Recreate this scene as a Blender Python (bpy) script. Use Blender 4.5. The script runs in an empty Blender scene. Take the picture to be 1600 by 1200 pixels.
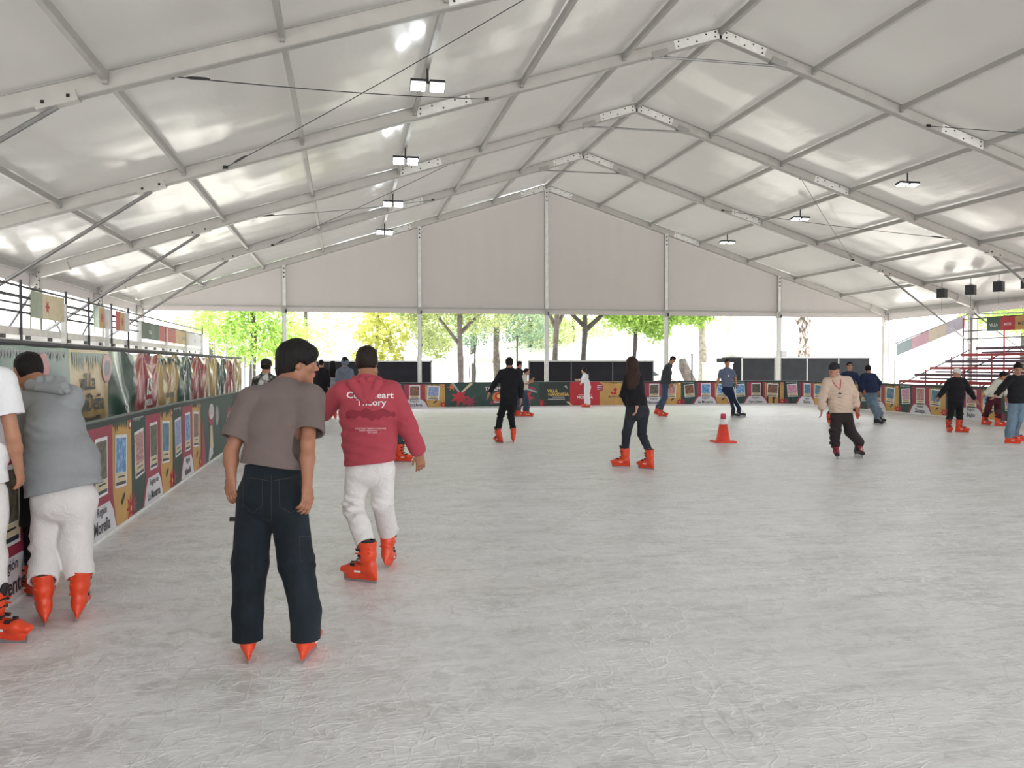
import bpy, math, random
import numpy as np
from mathutils import Vector, Matrix, noise as mnoise
from mathutils.bvhtree import BVHTree
SC = bpy.context.scene
COL = SC.collection
# ---------------------------------------------------------------- camera
F, YAW, PITCH, ROLL, H = 1295.0, 0.1983, -0.0228, -0.0019, 1.65
cam = bpy.data.cameras.new('camera'); cam_o = bpy.data.objects.new('camera', cam); COL.objects.link(cam_o)
cam.sensor_width = 36; cam.lens = 36*F/1600; cam.clip_end = 500
cam_o.location = (0, 0, H)
cam_o.rotation_mode = 'QUATERNION'
cam_o.rotation_quaternion = (Matrix.Rotation(-YAW, 4, 'Z') @ Matrix.Rotation(math.pi/2+PITCH, 4, 'X') @ Matrix.Rotation(ROLL, 4, 'Z')).to_quaternion()
SC.camera = cam_o
CY, SY = math.cos(YAW), math.sin(YAW)
def ray(x, y):            # direction in the yawed frame (right, forward, up)
    u = (x-800)/F; v = (600-y)/F
    c, s = math.cos(ROLL), math.sin(ROLL)
    u, v = c*u - s*v, s*u + c*v
    return u, math.cos(PITCH)-v*math.sin(PITCH), math.sin(PITCH)+v*math.cos(PITCH)
def loc(x, y, d):         # yawed-frame point at forward distance d
    a, b, c = ray(x, y); t = d/b
    return np.array([a*t, d, H+c*t])
def yaw2w(p): return np.array([p[0]*CY+p[1]*SY, -p[0]*SY+p[1]*CY, p[2]])
def gnd(x, y):            # yawed-frame ground point
    a, b, c = ray(x, y); t = -H/c
    return np.array([a*t, b*t, 0.])
# ---------------------------------------------------------------- tagging
def tag(o, label=None, cat=None, group=None, kind=None):
    if label: o['label'] = label
    if cat: o['category'] = cat
    if group: o['group'] = group
    if kind: o['kind'] = kind
    return o
def empty(name, p=(0, 0, 0), rz=0, **k):
    o = bpy.data.objects.new(name, None); COL.objects.link(o); o.location = p; o.rotation_euler = (0, 0, rz)
    o.empty_display_size = .1
    return tag(o, **k)
def mesh_obj(name, V, Fc, mats, parent=None, midx=None, smooth=False, **k):
    me = bpy.data.meshes.new(name)
    me.from_pydata([tuple(map(float, v)) for v in V] if not isinstance(V, np.ndarray) else V.tolist(), [], Fc if not isinstance(Fc, np.ndarray) else Fc.tolist())
    if not isinstance(mats, (list, tuple)): mats = [mats]
    for m in mats: me.materials.append(m)
    if midx is not None: me.polygons.foreach_set('material_index', np.asarray(midx, dtype=np.int32))
    if smooth: me.polygons.foreach_set('use_smooth', np.ones(len(me.polygons), dtype=bool))
    me.update()
    o = bpy.data.objects.new(name, me); COL.objects.link(o)
    if parent is not None: o.parent = parent
    return tag(o, **k)
class MB:
    """collects polygons with material slots; build() makes ONE object"""
    def __init__(s): s.v = []; s.f = []; s.m = []; s.mats = []
    def mi(s, m):
        if m not in s.mats: s.mats.append(m)
        return s.mats.index(m)
    def add(s, V, Fc, m):
        b = len(s.v); i = s.mi(m)
        s.v += [tuple(v) for v in V]; s.f += [[b+j for j in f] for f in Fc]; s.m += [i]*len(Fc); return s
    def box(s, c, size, m, R=None):
        V = []
        for dx in (-.5, .5):
            for dy in (-.5, .5):
                for dz in (-.5, .5):
                    p = Vector((dx*size[0], dy*size[1], dz*size[2]))
                    if R is not None: p = R @ p
                    V.append((p.x+c[0], p.y+c[1], p.z+c[2]))
        return s.add(V, [[0, 1, 3, 2], [4, 6, 7, 5], [0, 4, 5, 1], [2, 3, 7, 6], [0, 2, 6, 4], [1, 5, 7, 3]], m)
    def beam(s, a, b, w, h, m, up=(0, 0, 1)):
        a = Vector(a); b = Vector(b); d = (b-a); L = d.length; d.normalize()
        x = d.cross(Vector(up));
        if x.length < 1e-4: x = d.cross(Vector((1, 0, 0)))
        x.normalize(); z = x.cross(d)
        R = Matrix((x, d, z)).transposed()
        return s.box((a+b)/2, (w, L, h), m, R)
    def tube(s, pts, r, m, n=8, cap=True):
        pts = [Vector(p) for p in pts]; rs = r if isinstance(r, (list, tuple)) else [r]*len(pts)
        V = []; Fc = []
        t0 = (pts[1]-pts[0]).normalized(); x = t0.orthogonal().normalized()
        for i, p in enumerate(pts):
            t = (pts[min(i+1, len(pts)-1)]-pts[max(i-1, 0)]).normalized()
            x = (x - t*x.dot(t)).normalized(); y = t.cross(x)
            for k in range(n):
                a = 2*math.pi*k/n; V.append(p+(x*math.cos(a)+y*math.sin(a))*rs[i])
        for i in range(len(pts)-1):
            for k in range(n): Fc.append([i*n+k, i*n+(k+1) % n, (i+1)*n+(k+1) % n, (i+1)*n+k])
        if cap: Fc.append(list(range(n))[::-1]); Fc.append([(len(pts)-1)*n+k for k in range(n)])
        return s.add([tuple(v) for v in V], Fc, m)
    def lathe(s, prof, c, m, n=24):
        V = []; Fc = []
        for (r, z) in prof:
            for k in range(n):
                a = 2*math.pi*k/n; V.append((c[0]+r*math.cos(a), c[1]+r*math.sin(a), c[2]+z))
        for i in range(len(prof)-1):
            for k in range(n): Fc.append([i*n+k, i*n+(k+1) % n, (i+1)*n+(k+1) % n, (i+1)*n+k])
        Fc.append(list(range(n))[::-1]); Fc.append([(len(prof)-1)*n+k for k in range(n)])
        return s.add(V, Fc, m)
    def build(s, name, parent=None, smooth=False, **k):
        return mesh_obj(name, s.v, s.f, s.mats, parent, s.m, smooth, **k)
# ---------------------------------------------------------------- materials
def newmat(name):
    m = bpy.data.materials.new(name); m.use_nodes = True; nt = m.node_tree; nt.nodes.clear()
    return m, nt
def N(nt, t, **k):
    n = nt.nodes.new(t)
    for a, b in k.items():
        if a in n.inputs.keys(): n.inputs[a].default_value = b
        else: setattr(n, a, b)
    return n
def L(nt, a, b): nt.links.new(a, b)
def coords(nt, scale=(1, 1, 1), kind='Object', rot=(0, 0, 0)):
    tc = N(nt, 'ShaderNodeTexCoord'); mp = N(nt, 'ShaderNodeMapping')
    mp.inputs['Scale'].default_value = scale; mp.inputs['Rotation'].default_value = rot
    L(nt, tc.outputs[kind], mp.inputs[0]); return mp.outputs[0]
def noise(nt, vec, scale, detail=3, rough=.5, dist=0):
    n = N(nt, 'ShaderNodeTexNoise'); n.inputs['Scale'].default_value = scale; n.inputs['Detail'].default_value = detail
    n.inputs['Roughness'].default_value = rough; n.inputs['Distortion'].default_value = dist
    if vec is not None: L(nt, vec, n.inputs['Vector'])
    return n.outputs[0]
def ramp(nt, fac, stops):
    r = N(nt, 'ShaderNodeValToRGB'); e = r.color_ramp.elements
    while len(e) < len(stops): e.new(.5)
    for i, (p, c) in enumerate(stops):
        e[i].position = p; e[i].color = (c, c, c, 1) if isinstance(c, (int, float)) else (*c, 1)
    L(nt, fac, r.inputs[0]); return r.outputs[0]
def math_(nt, op, a, b=None, clamp=False):
    n = N(nt, 'ShaderNodeMath', operation=op, use_clamp=clamp)
    for i, q in enumerate((a, b)):
        if q is None: continue
        if isinstance(q, (int, float)): n.inputs[i].default_value = q
        else: L(nt, q, n.inputs[i])
    return n.outputs[0]
def mixc(nt, fac, a, b):
    n = N(nt, 'ShaderNodeMix', data_type='RGBA')
    for i, q in ((0, fac), (6, a), (7, b)):
        if isinstance(q, (int, float)): n.inputs[i].default_value = q
        elif isinstance(q, tuple): n.inputs[i].default_value = (*q, 1)
        else: L(nt, q, n.inputs[i])
    return n.outputs[2]
def bump(nt, h, strength=.3, dist=.01):
    b = N(nt, 'ShaderNodeBump'); b.inputs['Strength'].default_value = strength; b.inputs['Distance'].default_value = dist
    L(nt, h, b.inputs['Height']); return b.outputs[0]
def out(nt, sh): o = N(nt, 'ShaderNodeOutputMaterial'); L(nt, sh, o.inputs[0])
def bsdf(nt, col, rough=.5, metal=0, spec=.5, normal=None):
    b = N(nt, 'ShaderNodeBsdfPrincipled')
    if isinstance(col, tuple): b.inputs['Base Color'].default_value = (*col, 1)
    else: L(nt, col, b.inputs['Base Color'])
    if isinstance(rough, (int, float)): b.inputs['Roughness'].default_value = rough
    else: L(nt, rough, b.inputs['Roughness'])
    b.inputs['Metallic'].default_value = metal; b.inputs['Specular IOR Level'].default_value = spec
    if normal is not None: L(nt, normal, b.inputs['Normal'])
    return b
_cache = {}
def plain(name, col, rough=.5, metal=0, var=.08, scale=8, bmp=.1, bscale=60, spec=.5):
    key = (name, col)
    if key in _cache: return _cache[key]
    m, nt = newmat(name); v = coords(nt)
    n = noise(nt, v, scale, 3)
    c = mixc(nt, ramp(nt, n, [(.3, 0.), (.7, 1.)]), tuple(x*(1-var) for x in col), tuple(min(1, x*(1+var)) for x in col))
    nb = bump(nt, noise(nt, v, bscale, 2), bmp, .004) if bmp else None
    out(nt, bsdf(nt, c, rough, metal, spec, nb).outputs[0]); _cache[key] = m; return m
def cloth(name, col, rough=.9, var=.07, fold=.35, fscale=6, denim=False):
    key = (name, col)
    if key in _cache: return _cache[key]
    m, nt = newmat(name); v = coords(nt)
    n = noise(nt, coords(nt, (1, 1, .9)), fscale, 4, .55, .9)
    n2 = noise(nt, v, 260, 2)
    c = mixc(nt, ramp(nt, n, [(.3, 0.), (.7, 1.)]), tuple(x*(1-var) for x in col), tuple(min(1, x*(1+var)) for x in col))
    if denim:
        nf = noise(nt, coords(nt, (1, 1, .25)), 5, 4)
        c = mixc(nt, ramp(nt, nf, [(.45, 0.), (.75, .55)]), c, tuple(min(1, x*2.2+.012) for x in col))
    h = math_(nt, 'ADD', math_(nt, 'MULTIPLY', n, 1.), math_(nt, 'MULTIPLY', n2, .06))
    b = bsdf(nt, c, rough, 0, .25, bump(nt, h, fold, .03))
    b.inputs['Sheen Weight'].default_value = .04
    out(nt, b.outputs[0]); _cache[key] = m; return m
def skin(name, col):
    m, nt = newmat(name); v = coords(nt)
    n = noise(nt, v, 14, 3)
    c = mixc(nt, n, tuple(x*.86 for x in col), (min(1, col[0]*1.12), col[1]*1.02, col[2]*.98))
    b = bsdf(nt, c, .5, 0, .4, bump(nt, noise(nt, v, 180, 2), .12, .002))
    b.inputs['Subsurface Weight'].default_value = .04; b.inputs['Subsurface Radius'].default_value = (.02, .008, .004)
    b.inputs['Subsurface Scale'].default_value = .3
    out(nt, b.outputs[0]); return m
def hairm(name, col):
    m, nt = newmat(name)
    n = noise(nt, coords(nt, (1, 1, .18)), 120, 3)
    c = mixc(nt, n, tuple(x*.5 for x in col), tuple(x*1.8 for x in col))
    out(nt, bsdf(nt, c, .6, 0, .15, bump(nt, n, .7, .006)).outputs[0]); return m
def emis(name, col, s):
    m, nt = newmat(name); e = N(nt, 'ShaderNodeEmission'); e.inputs[0].default_value = (*col, 1); e.inputs[1].default_value = s
    out(nt, e.outputs[0]); return m
def fabric(name, col, trans, fac, rough=.4, wr=.25, spec=.5, coat=0):
    """tent membrane: white PVC seen against daylight, slightly glossy"""
    m, nt = newmat(name)
    n = noise(nt, coords(nt, (.5, .12, .5)), 1.2, 4, .55, .4); n2 = noise(nt, coords(nt), .35, 2)
    c = mixc(nt, ramp(nt, n2, [(.3, 0.), (.7, 1.)]), tuple(x*.95 for x in col), col)
    nb = bump(nt, n, wr, .12)
    b = bsdf(nt, c, rough, 0, spec, nb)
    b.inputs['Coat Weight'].default_value = coat; b.inputs['Coat Roughness'].default_value = .16; b.inputs['Coat IOR'].default_value = 1.7
    if coat: L(nt, bump(nt, n, .12, .08), b.inputs['Coat Normal'])
    t = N(nt, 'ShaderNodeBsdfTranslucent'); t.inputs[0].default_value = (*trans, 1)
    mx = N(nt, 'ShaderNodeMixShader'); mx.inputs[0].default_value = fac
    L(nt, b.outputs[0], mx.inputs[1]); L(nt, t.outputs[0], mx.inputs[2]); out(nt, mx.outputs[0]); return m
def ice_mat():
    m, nt = newmat('skated_ice')
    v = coords(nt); lines = None
    def contour(scale, width, sc=(1, 1, 1), rot=0, det=2, dist=0., off=.5):
        n = noise(nt, coords(nt, sc, rot=(0, 0, rot)), scale, det, .45, dist)
        a = math_(nt, 'ABSOLUTE', math_(nt, 'SUBTRACT', n, off))
        return math_(nt, 'SUBTRACT', 1., math_(nt, 'DIVIDE', a, width, True), True)
    cs = [contour(1.1, .007, (1, 1, 1), 0, 2), contour(1.7, .008, (1, .7, 1), .7, 2, 0, .46), contour(2.6, .007, (.6, 1, 1), 2.1, 2, .5, .53),
          contour(3.6, .012, (.5, 1.2, 1), .3, 3, .3), contour(5.5, .02, (.35, 1, 1), -.35, 3, .2, .52), contour(8, .03, (.35, 1, 1), .9, 3, 0.), contour(7, .02, (1, .4, 1), -.9, 3, .2)]
    patch = ramp(nt, noise(nt, v, .8, 4, .6), [(.35, .25), (.65, 1.)])
    s = cs[0]
    for q in cs[1:]: s = math_(nt, 'ADD', s, q)
    s = math_(nt, 'MULTIPLY', s, patch)
    s = math_(nt, 'MULTIPLY', s, .62, True)
    blot = noise(nt, coords(nt, (.5, 1, 1), rot=(0, 0, .3)), 2.2, 7, .68, .6)
    fine_s = noise(nt, coords(nt, (.22, 1.3, 1), rot=(0, 0, -.15)), 9, 6, .75, .8)
    fine_i = noise(nt, coords(nt, (1, 1, 1)), 3.2, 7, .72, 2.2)
    sx = N(nt, 'ShaderNodeSeparateXYZ'); L(nt, v, sx.inputs[0])
    mr = N(nt, 'ShaderNodeMapRange'); mr.inputs['From Min'].default_value = -1; mr.inputs['From Max'].default_value = 4; L(nt, sx.outputs[0], mr.inputs['Value'])
    fm_ = N(nt, 'ShaderNodeMix'); L(nt, mr.outputs[0], fm_.inputs[0]); L(nt, fine_i, fm_.inputs[2]); L(nt, fine_s, fm_.inputs[3]); fine = fm_.outputs[0]
    base = mixc(nt, ramp(nt, blot, [(.37, 0.), (.60, 1.)]), (.58, .575, .575), (.83, .84, .86))
    base = mixc(nt, ramp(nt, fine, [(.42, 0.), (.56, .7)]), base, (.89, .90, .92))
    base = mixc(nt, math_(nt, 'MULTIPLY', s, .9), base, (.97, .975, .985))
    dk = contour(2.2, .006, (1, .5, 1), 1.2, 3, .4, .48); dk2 = contour(4.1, .012, (.45, 1, 1), -.2, 4, .4, .55)
    base = mixc(nt, math_(nt, 'MULTIPLY', math_(nt, 'ADD', dk, dk2), .26, True), base, (.36, .35, .35))
    big = noise(nt, v, .22, 2)
    base = mixc(nt, ramp(nt, big, [(.4, 0.), (.7, .22)]), base, (.70, .65, .61))
    h = math_(nt, 'ADD', math_(nt, 'MULTIPLY', s, .5), math_(nt, 'ADD', math_(nt, 'MULTIPLY', fine, .8), blot))
    b = bsdf(nt, base, ramp(nt, blot, [(.3, .28), (.7, .5)]), 0, .35, bump(nt, h, .6, .015))
    out(nt, b.outputs[0]); return m
def photo_mat(name, cols, scale=14):
    m, nt = newmat(name)
    n = noise(nt, coords(nt), scale, 4, .65)
    k = len(cols)
    out(nt, bsdf(nt, ramp(nt, n, [(.3+.4*i/(k-1), c) for i, c in enumerate(cols)]), .4).outputs[0]); return m
ALU = plain('aluminium_beam', (.50, .485, .46), .42, .25, .06, 3, .05)
ALU2 = plain('aluminium_purlin', (.36, .355, .34), .5, .2, .05, 3, .05)
STEEL = plain('galvanised_steel', (.32, .32, .32), .4, .7, .12, 20, .05)
DARK = plain('dark_metal', (.045, .045, .05), .45, .3)
BOLT = plain('bolt_black', (.02, .02, .02), .4, .5)
WHITEP = plain('white_paint', (.78, .78, .76), .45)
ROOF = fabric('tent_roof_membrane', (.47, .463, .445), (.072, .070, .066), .42, .30, .5, .8, .9)
GABLE = fabric('tent_gable_membrane', (.56, .528, .515), (.135, .124, .121), .45, .5, .2, .3)
# ================================================================ tent
YG, XR, HALF, ZE, ZR, SP = 32.58, 7.97, 15.34, 3.92, 8.79, 5.25
XL, XRT = XR-HALF, XR+HALF
SL = (ZR-ZE)/HALF
def zroof(x): return ZR-abs(x-XR)*SL
YB = YG-SP*8
# membrane: one wavy sheet per slope, in one ceiling object
mb = MB()
nx, ny = 57, 129
for side in (-1, 1):
    V = []; Fc = []
    for i in range(nx):
        for j in range(ny):
            t = i/(nx-1); x = XR+side*HALF*1.012*t; y = YB+(YG+.08-YB)*j/(ny-1)
            ph = (y-YB)/SP % 1; sag = -.05*math.sin(math.pi*ph)**2*abs(math.sin(math.pi*t*7))**.7
            z = zroof(x)+.15+sag+.012*math.sin(7*y+2*x)*math.sin(3.1*x+y)
            V.append((x, y, z))
    for i in range(nx-1):
        for j in range(ny-1):
            q = [i*ny+j, (i+1)*ny+j, (i+1)*ny+j+1, i*ny+j+1]; Fc.append(q if side < 0 else q[::-1])
    mb.add(V, Fc, ROOF)
mb.build('ceiling', smooth=True, kind='structure')
# gable fabric with slight pleats
def gable(y, name):
    V = []; Fc = []; n = 240
    for i in range(n+1):
        x = XL+2*HALF*i/n
        zt = zroof(x)+.12; zb = 3.70
        k = abs(math.sin((x-XL)/HALF*3*math.pi))
        for j in range(7):
            z = zb+(zt-zb)*j/6
            V.append((x, y+.05*k+.01*math.sin(x*9+math.sin(z*2))*k, z))
    for i in range(n):
        for j in range(6): Fc.append([i*7+j, (i+1)*7+j, (i+1)*7+j+1, i*7+j+1])
    return mesh_obj(name, V, Fc, GABLE, smooth=True, kind='structure')
gable(YG+.09, 'wall_far')
for nm, x, s in (('wall_left', XL-.12, -1), ('wall_right', XRT+.12, 1)):
    V = []; Fc = []; n = 160
    for i in range(n+1):
        y = YB+(YG-YB)*i/n; ph = ((y-YB)/SP) % 1
        dip = .14*math.sin(math.pi*ph)**.6 if ph > 0 else 0
        for j in range(4):
            z = 4.16-(.60-dip*.4)*j/3; V.append((x+.012*math.sin(y*8+j), y, z))
    for i in range(n):
        for j in range(3): Fc.append([i*4+j, (i+1)*4+j, (i+1)*4+j+1, i*4+j+1])
    mesh_obj(nm, V, Fc, GABLE, smooth=True, kind='structure')
PB = 3.79
def frame(k):
    y = YG-SP*k
    names = ['at the far gable end', 'first in front of the far gable', 'second in front of the far gable', 'third in front of the far gable',
             'fourth in front of the far gable', 'fifth in front of the far gable', 'sixth in front of the far gable', 'seventh in front of the far gable', 'last one behind the camera']
    r = empty('tent_frame', (XR, y, 0), label='pale aluminium ridge frame of the tent, '+names[k], cat='tent frame', group='ridge frames of the tent roof')
    def at(x, z, dy=0): return (x-XR, dy, z)
    for s in (-1, 1):
        m = MB(); xe = XR+s*HALF
        m.beam(at(XR, ZR), at(xe, ZE), .11, .25, ALU); 
        m.beam(at(XR, ZR+.115), at(xe, ZE+.115), .15, .02, ALU2); m.beam(at(XR, ZR-.125), at(xe, ZE-.125), .135, .018, ALU2)
        m.build('rafter', r)
        m = MB()
        m.box(at(xe, ZE/2), (.22, .12, ZE+.1), ALU); m.box(at(xe+s*.115, ZE/2), (.012, .15, ZE), ALU2); m.box(at(xe-s*.115, ZE/2), (.012, .15, ZE), ALU2)
        m.box(at(xe, .01), (.4, .3, .03), STEEL)
        m.build('column', r)
        m = MB()   # eave corner plate
        xk = xe-s*.35
        m.beam(at(xe+s*.02, ZE-.02), at(xe-s*.75, zroof(xe-s*.75)-.02), .155, .27, ALU)
        m.box(at(xe, ZE-.3), (.25, .15, .55), ALU)
        for q in range(6): m.box(at(xe-s*(.05+.05*(q % 2)), ZE-.5+.1*q, -.08), (.03, .012, .03), BOLT)
        m.build('corner_plate', r)
        # splice plates with bolts
        for xc, wid in ((XR+s*.55, 1.0), (XR+s*6.0, 1.1)):
            m = MB(); a = XR+s*(abs(xc-XR)-wid/2); b = XR+s*(abs(xc-XR)+wid/2)
            if a*s < XR*s: a = XR
            m.beam(at(a, zroof(a)-.005), at(b, zroof(b)-.005), .124, .19, WHITEP)
            for q in range(5):
                for zz in (-.05, .05):
                    if (q+(zz > 0)) % 2 and q not in (0, 4): continue
                    xx = a+(b-a)*(.08+.21*q); m.box(at(xx, zroof(xx)+zz, -.066), (.03, .012, .03), BOLT)
            m.build('splice_plate', r)
        # knee brace
        xb = XR+s*(HALF-PB)
        if 0 < k < 8:
            m = MB(); m.tube([at(xe-s*.1, 2.43), at(xb, zroof(xb)-.17)], .036, STEEL, 10); m.build('knee_brace', r)
            m = MB(); m.beam(at(xb-s*.25, zroof(xb-s*.25)-.1), at(xb+s*.25, zroof(xb+s*.25)-.1), .16, .13, ALU)
            for q in (-.15, .15): m.box(at(xb+q, zroof(xb+q)-.09, -.085), (.04, .012, .04), BOLT)
            m.build('brace_bracket', r)
    if 0 < k < 8:
        m = MB(); m.tube([at(XR-1.39, zroof(XR-1.39)-.14, .02), at(XR+1.39, zroof(XR+1.39)-.14, .02)], .028, STEEL, 8)
        for s in (-1, 1): m.beam(at(XR+s*1.2, zroof(XR+1.2)-.09), at(XR+s*1.55, zroof(XR+1.55)-.09), .15, .14, ALU2)
        m.build('tie_bar', r)
for k in range(9): frame(k)
# purlin lines
ORD = ['lowest', 'second', 'third', 'fourth', 'fifth', 'sixth']
for s, sn in ((-1, 'left'), (1, 'right')):
    for j in range(0, 7):
        x = XR+s*(HALF-HALF*j/7); z = zroof(x)+.04
        if j == 0: lab = f'long eave beam on top of the {sn} tent columns'; z = ZE+.02
        else: lab = f'thin grey roof purlin on the {sn} slope, {ORD[j-1]} above the eave' if j > 1 else f'thin grey roof purlin on the {sn} slope, lowest above the eave'
        m = MB()
        for k in range(8):
            y1 = YG-SP*k-.06; y0 = YG-SP*(k+1)+.06
            m.beam((x, y0, z), (x, y1, z), .075 if j else .1, .11 if j else .14, ALU2)
            m.box((x, y0+.04, z-.07), (.07, .05, .06), ALU2); m.box((x, y1-.04, z-.07), (.07, .05, .06), ALU2)
        m.build('roof_purlin', label=lab, cat='roof beam', group='purlins of the tent roof')
m = MB(); m.beam((XR, YB, ZR+.03), (XR, YG-.06, ZR+.03), .09, .12, ALU2)
m.build('roof_purlin', label='thin grey ridge purlin along the peak of the tent', cat='roof beam', group='purlins of the tent roof')
# gable posts
pn = ['first', 'second', 'tall middle', 'fourth', 'fifth']
for i in range(1, 6):
    x = XL+HALF*i/3
    r = empty('gable_post', (x, YG, 0), label=f'white upright gable post, {pn[i-1]} of five counted from the left', cat='post', group='posts of the far gable wall')
    top = zroof(x)-.1
    MB().box((0, -.02, top/2), (.13, .11, top), WHITEP).box((-.07, -.02, top/2), (.012, .14, top), ALU2).box((.07, -.02, top/2), (.012, .14, top), ALU2).build('post', r)
    m = MB().box((0, -.02, 3.78), (.2, .15, .28), ALU2).box((.06, -.1, 3.72), (.06, .03, .12), DARK); m.build('beam_bracket', r)
    m = MB()
    for q in range(3): m.box((0, -.085, top-.12-.16*q), (.05, .02, .05), BOLT)
    m.build('bolt', r)
m = MB().beam((XL, YG+.03, 3.9), (XRT, YG+.03, 3.9), .05, .07, ALU2)
m.build('cross_beam', label='slim horizontal rail along the bottom of the far gable fabric', cat='rail')
# bracing cables
def cable(a, b, lab):
    r = empty('bracing_cable', a, label=lab, cat='cable', group='bracing cables under the roof')
    a = Vector(a); d = Vector(b)-a; n = 10
    pts = [d*(i/n)+Vector((0, 0, -.05*math.sin(math.pi*i/n))) for i in range(n+1)]
    MB().tube(pts, .008, DARK, 6).build('wire', r)
    u = d.normalized()
    MB().tube([u*.25, u*.32, u*.55, u*.62], [.01, .022, .022, .01], DARK, 8).build('turnbuckle', r)
    MB().box((0, 0, 0), (.09, .06, .06), BOLT).box(d, (.09, .06, .06), BOLT).build('anchor', r)
for (x0, x1, sn) in ((-2.23, 2.85, 'left'), (18.15, 13.05, 'right')):
    for kb, bn in ((3, 'nearer'), (1, 'farther')):
        ya, yb = YG-SP*(kb+1)+.07, YG-SP*kb-.07
        z0, z1 = zroof(x0)-.1, zroof(x1)-.1
        cable((x0, ya, z0), (x1, yb, z1), f'dark steel cable under the {sn} slope, {bn} crossed pair, rising away')
        cable((x0, yb, z0), (x1, ya, z1), f'dark steel cable under the {sn} slope, {bn} crossed pair, falling away')
# side wall braces
for (x, sn) in ((XL+.02, 'left'), (XRT-.02, 'right')):
    for kb in (1, 2):
        ya, yb = YG-SP*(kb+1), YG-SP*kb
        for (p, q, w) in ((ya, yb, 'leaning away'), (yb, ya, 'leaning back')):
            MB().tube([(x, p, .3), (x, q, 3.6)], .028, STEEL, 8).build('wall_brace', label=f'steel tube brace {w} between {sn} tent columns, {"farther" if kb==1 else "nearer"} bay', cat='brace', group='side wall braces')
# floodlights
LENS = emis('led_lens', (.93, .97, 1), 45)
LENS2 = emis('led_lens_side', (.95, .98, 1), 9)
fl = ['nearest', 'second nearest', 'third nearest', 'farthest']
def flood(x, y, lab, side):
    z = zroof(x)
    r = empty('floodlight', (x, y, z-.32), label=lab, cat='light', group='twin floodlights under the roof')
    MB().tube([(0, 0, .06), (0, 0, .3)], .02, DARK).box((0, 0, .07), (.34, .05, .03), DARK).build('bracket', r)
    for s in (-1, 1):
        hs = MB(); R = Matrix.Rotation(math.radians(-32), 3, 'X') if side < 0 else Matrix.Rotation(math.radians(-10), 3, 'X')
        hs.box((s*.16, 0, .02), (.27, .22, .06), DARK, R); h = hs.build('housing', r)
        c = R @ Vector((0, 0, -.036))
        MB().box((s*.16+c.x, c.y, .02+c.z), (.235, .185, .012), LENS if side < 0 else LENS2, R).build('lens', h)
for i in range(4):
    flood(1.40, YG-SP*(3.5-i), f'lit twin LED floodlight on the left slope, {fl[i]} of the row', -1)
for i in range(1, 4):
    flood(14.54, YG-SP*(3.5-i), f'lit twin LED floodlight on the right slope, {["", "nearest in view", "middle one", "farthest"][i]}', 1)
# stage lamps hanging on the right
for i, (y, w) in enumerate(((26.3, 'farthest from the camera'), (24.9, 'second farthest'), (23.65, 'third farthest'), (22.5, 'at the picture edge'))):
    x = 21.1; z = 4.2
    r = empty('hanging_speaker', (x, y, z), rz=.5, label=f'small black box speaker hanging by the right eave, {w}', cat='speaker', group='black box speakers by the right eave')
    m = MB().box((0, 0, 0), (.3, .26, .34), DARK); m.build('cabinet', r)
    MB().box((0, -.135, 0), (.26, .01, .29), BOLT).build('grille', r)
    MB().tube([(0, 0, .17), (0, 0, .47)], .015, STEEL).box((0, 0, .2), (.2, .04, .02), STEEL).build('hanger', r)
    rr = MB().tube([(.17*math.cos(a*math.pi/8), .17*math.sin(a*math.pi/8), -.72) for a in range(17)], .014, WHITEP, 6)
    rr.tube([(0, 0, -.17), (0, 0, -.62)], .006, DARK); rr.tube([(-.17, 0, -.72), (0, 0, -.62), (.17, 0, -.72)], .006, WHITEP)
    rr.build('hoop', r)
# ================================================================ ice and ground
ICE = ice_mat()
mesh_obj('floor', [(-2.6, -8, 0), (18.9, -8, 0), (18.9, 32.4, 0), (-2.6, 32.4, 0)], [[0, 1, 2, 3]], ICE, kind='structure')
GR = plain('concrete_ground', (.62, .60, .57), .9, 0, .12, 1.5, .3)
mesh_obj('ground', [(-90, -40, -.06), (110, -40, -.06), (110, 130, -.06), (-90, 130, -.06)], [[0, 1, 2, 3]], GR, kind='structure')
# ================================================================ rink boards and banners
BX0, BX1, BY, RC = -2.28, 18.5, 32.0, 1.5
LEN1 = BY-RC+8; ARC = RC*math.pi/2; LENF = BX1-BX0-2*RC
def path(s):
    """point and inward normal on the rink outline"""
    if s < LEN1: return BX0, -8+s, 1, 0
    s -= LEN1
    if s < ARC:
        a = s/RC; return BX0+RC-RC*math.cos(a), BY-RC+RC*math.sin(a), math.cos(a), -math.sin(a)
    s -= ARC
    if s < LENF: return BX0+RC+s, BY, 0, -1
    s -= LENF
    if s < ARC:
        a = s/RC; return BX1-RC+RC*math.sin(a), BY-RC+RC*math.cos(a), -math.sin(a), -math.cos(a)
    s -= ARC
    return BX1, BY-RC-s, -1, 0
def sL(y): return y+8
def sF(x): return LEN1+ARC+(x-BX0-RC)
STOT = LEN1*2+ARC*2+LENF
def hb(s):
    t = min(1, max(0, (s-20)/18)); return 1.13-.15*t
def on(s, z, off): x, y, nx_, ny_ = path(s); return (x+nx_*off, y+ny_*off, z)
BG_GREEN = plain('banner_green', (.022, .06, .05), .5, 0, .2, 3, .04)
BG_BLACKG = plain('banner_black_green', (.018, .03, .028), .5, 0, .1, 3, .04)
BG_PINK = plain('banner_magenta', (.34, .035, .075), .5, 0, .1, 3, .04)
BG_RED = plain('banner_red', (.52, .022, .035), .5, 0, .1, 3, .04)
BG_GOLD = plain('banner_gold', (.56, .33, .10), .5, 0, .1, 3, .04)
BG_WHITE = plain('banner_white', (.68, .67, .72), .5, 0, .05, 3, .04)
CARD = plain('card_white', (.78, .78, .80), .4)
CREAM = plain('card_cream', (.66, .56, .36), .4)
INK = plain('banner_ink', (.03, .035, .045), .4)
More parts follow.
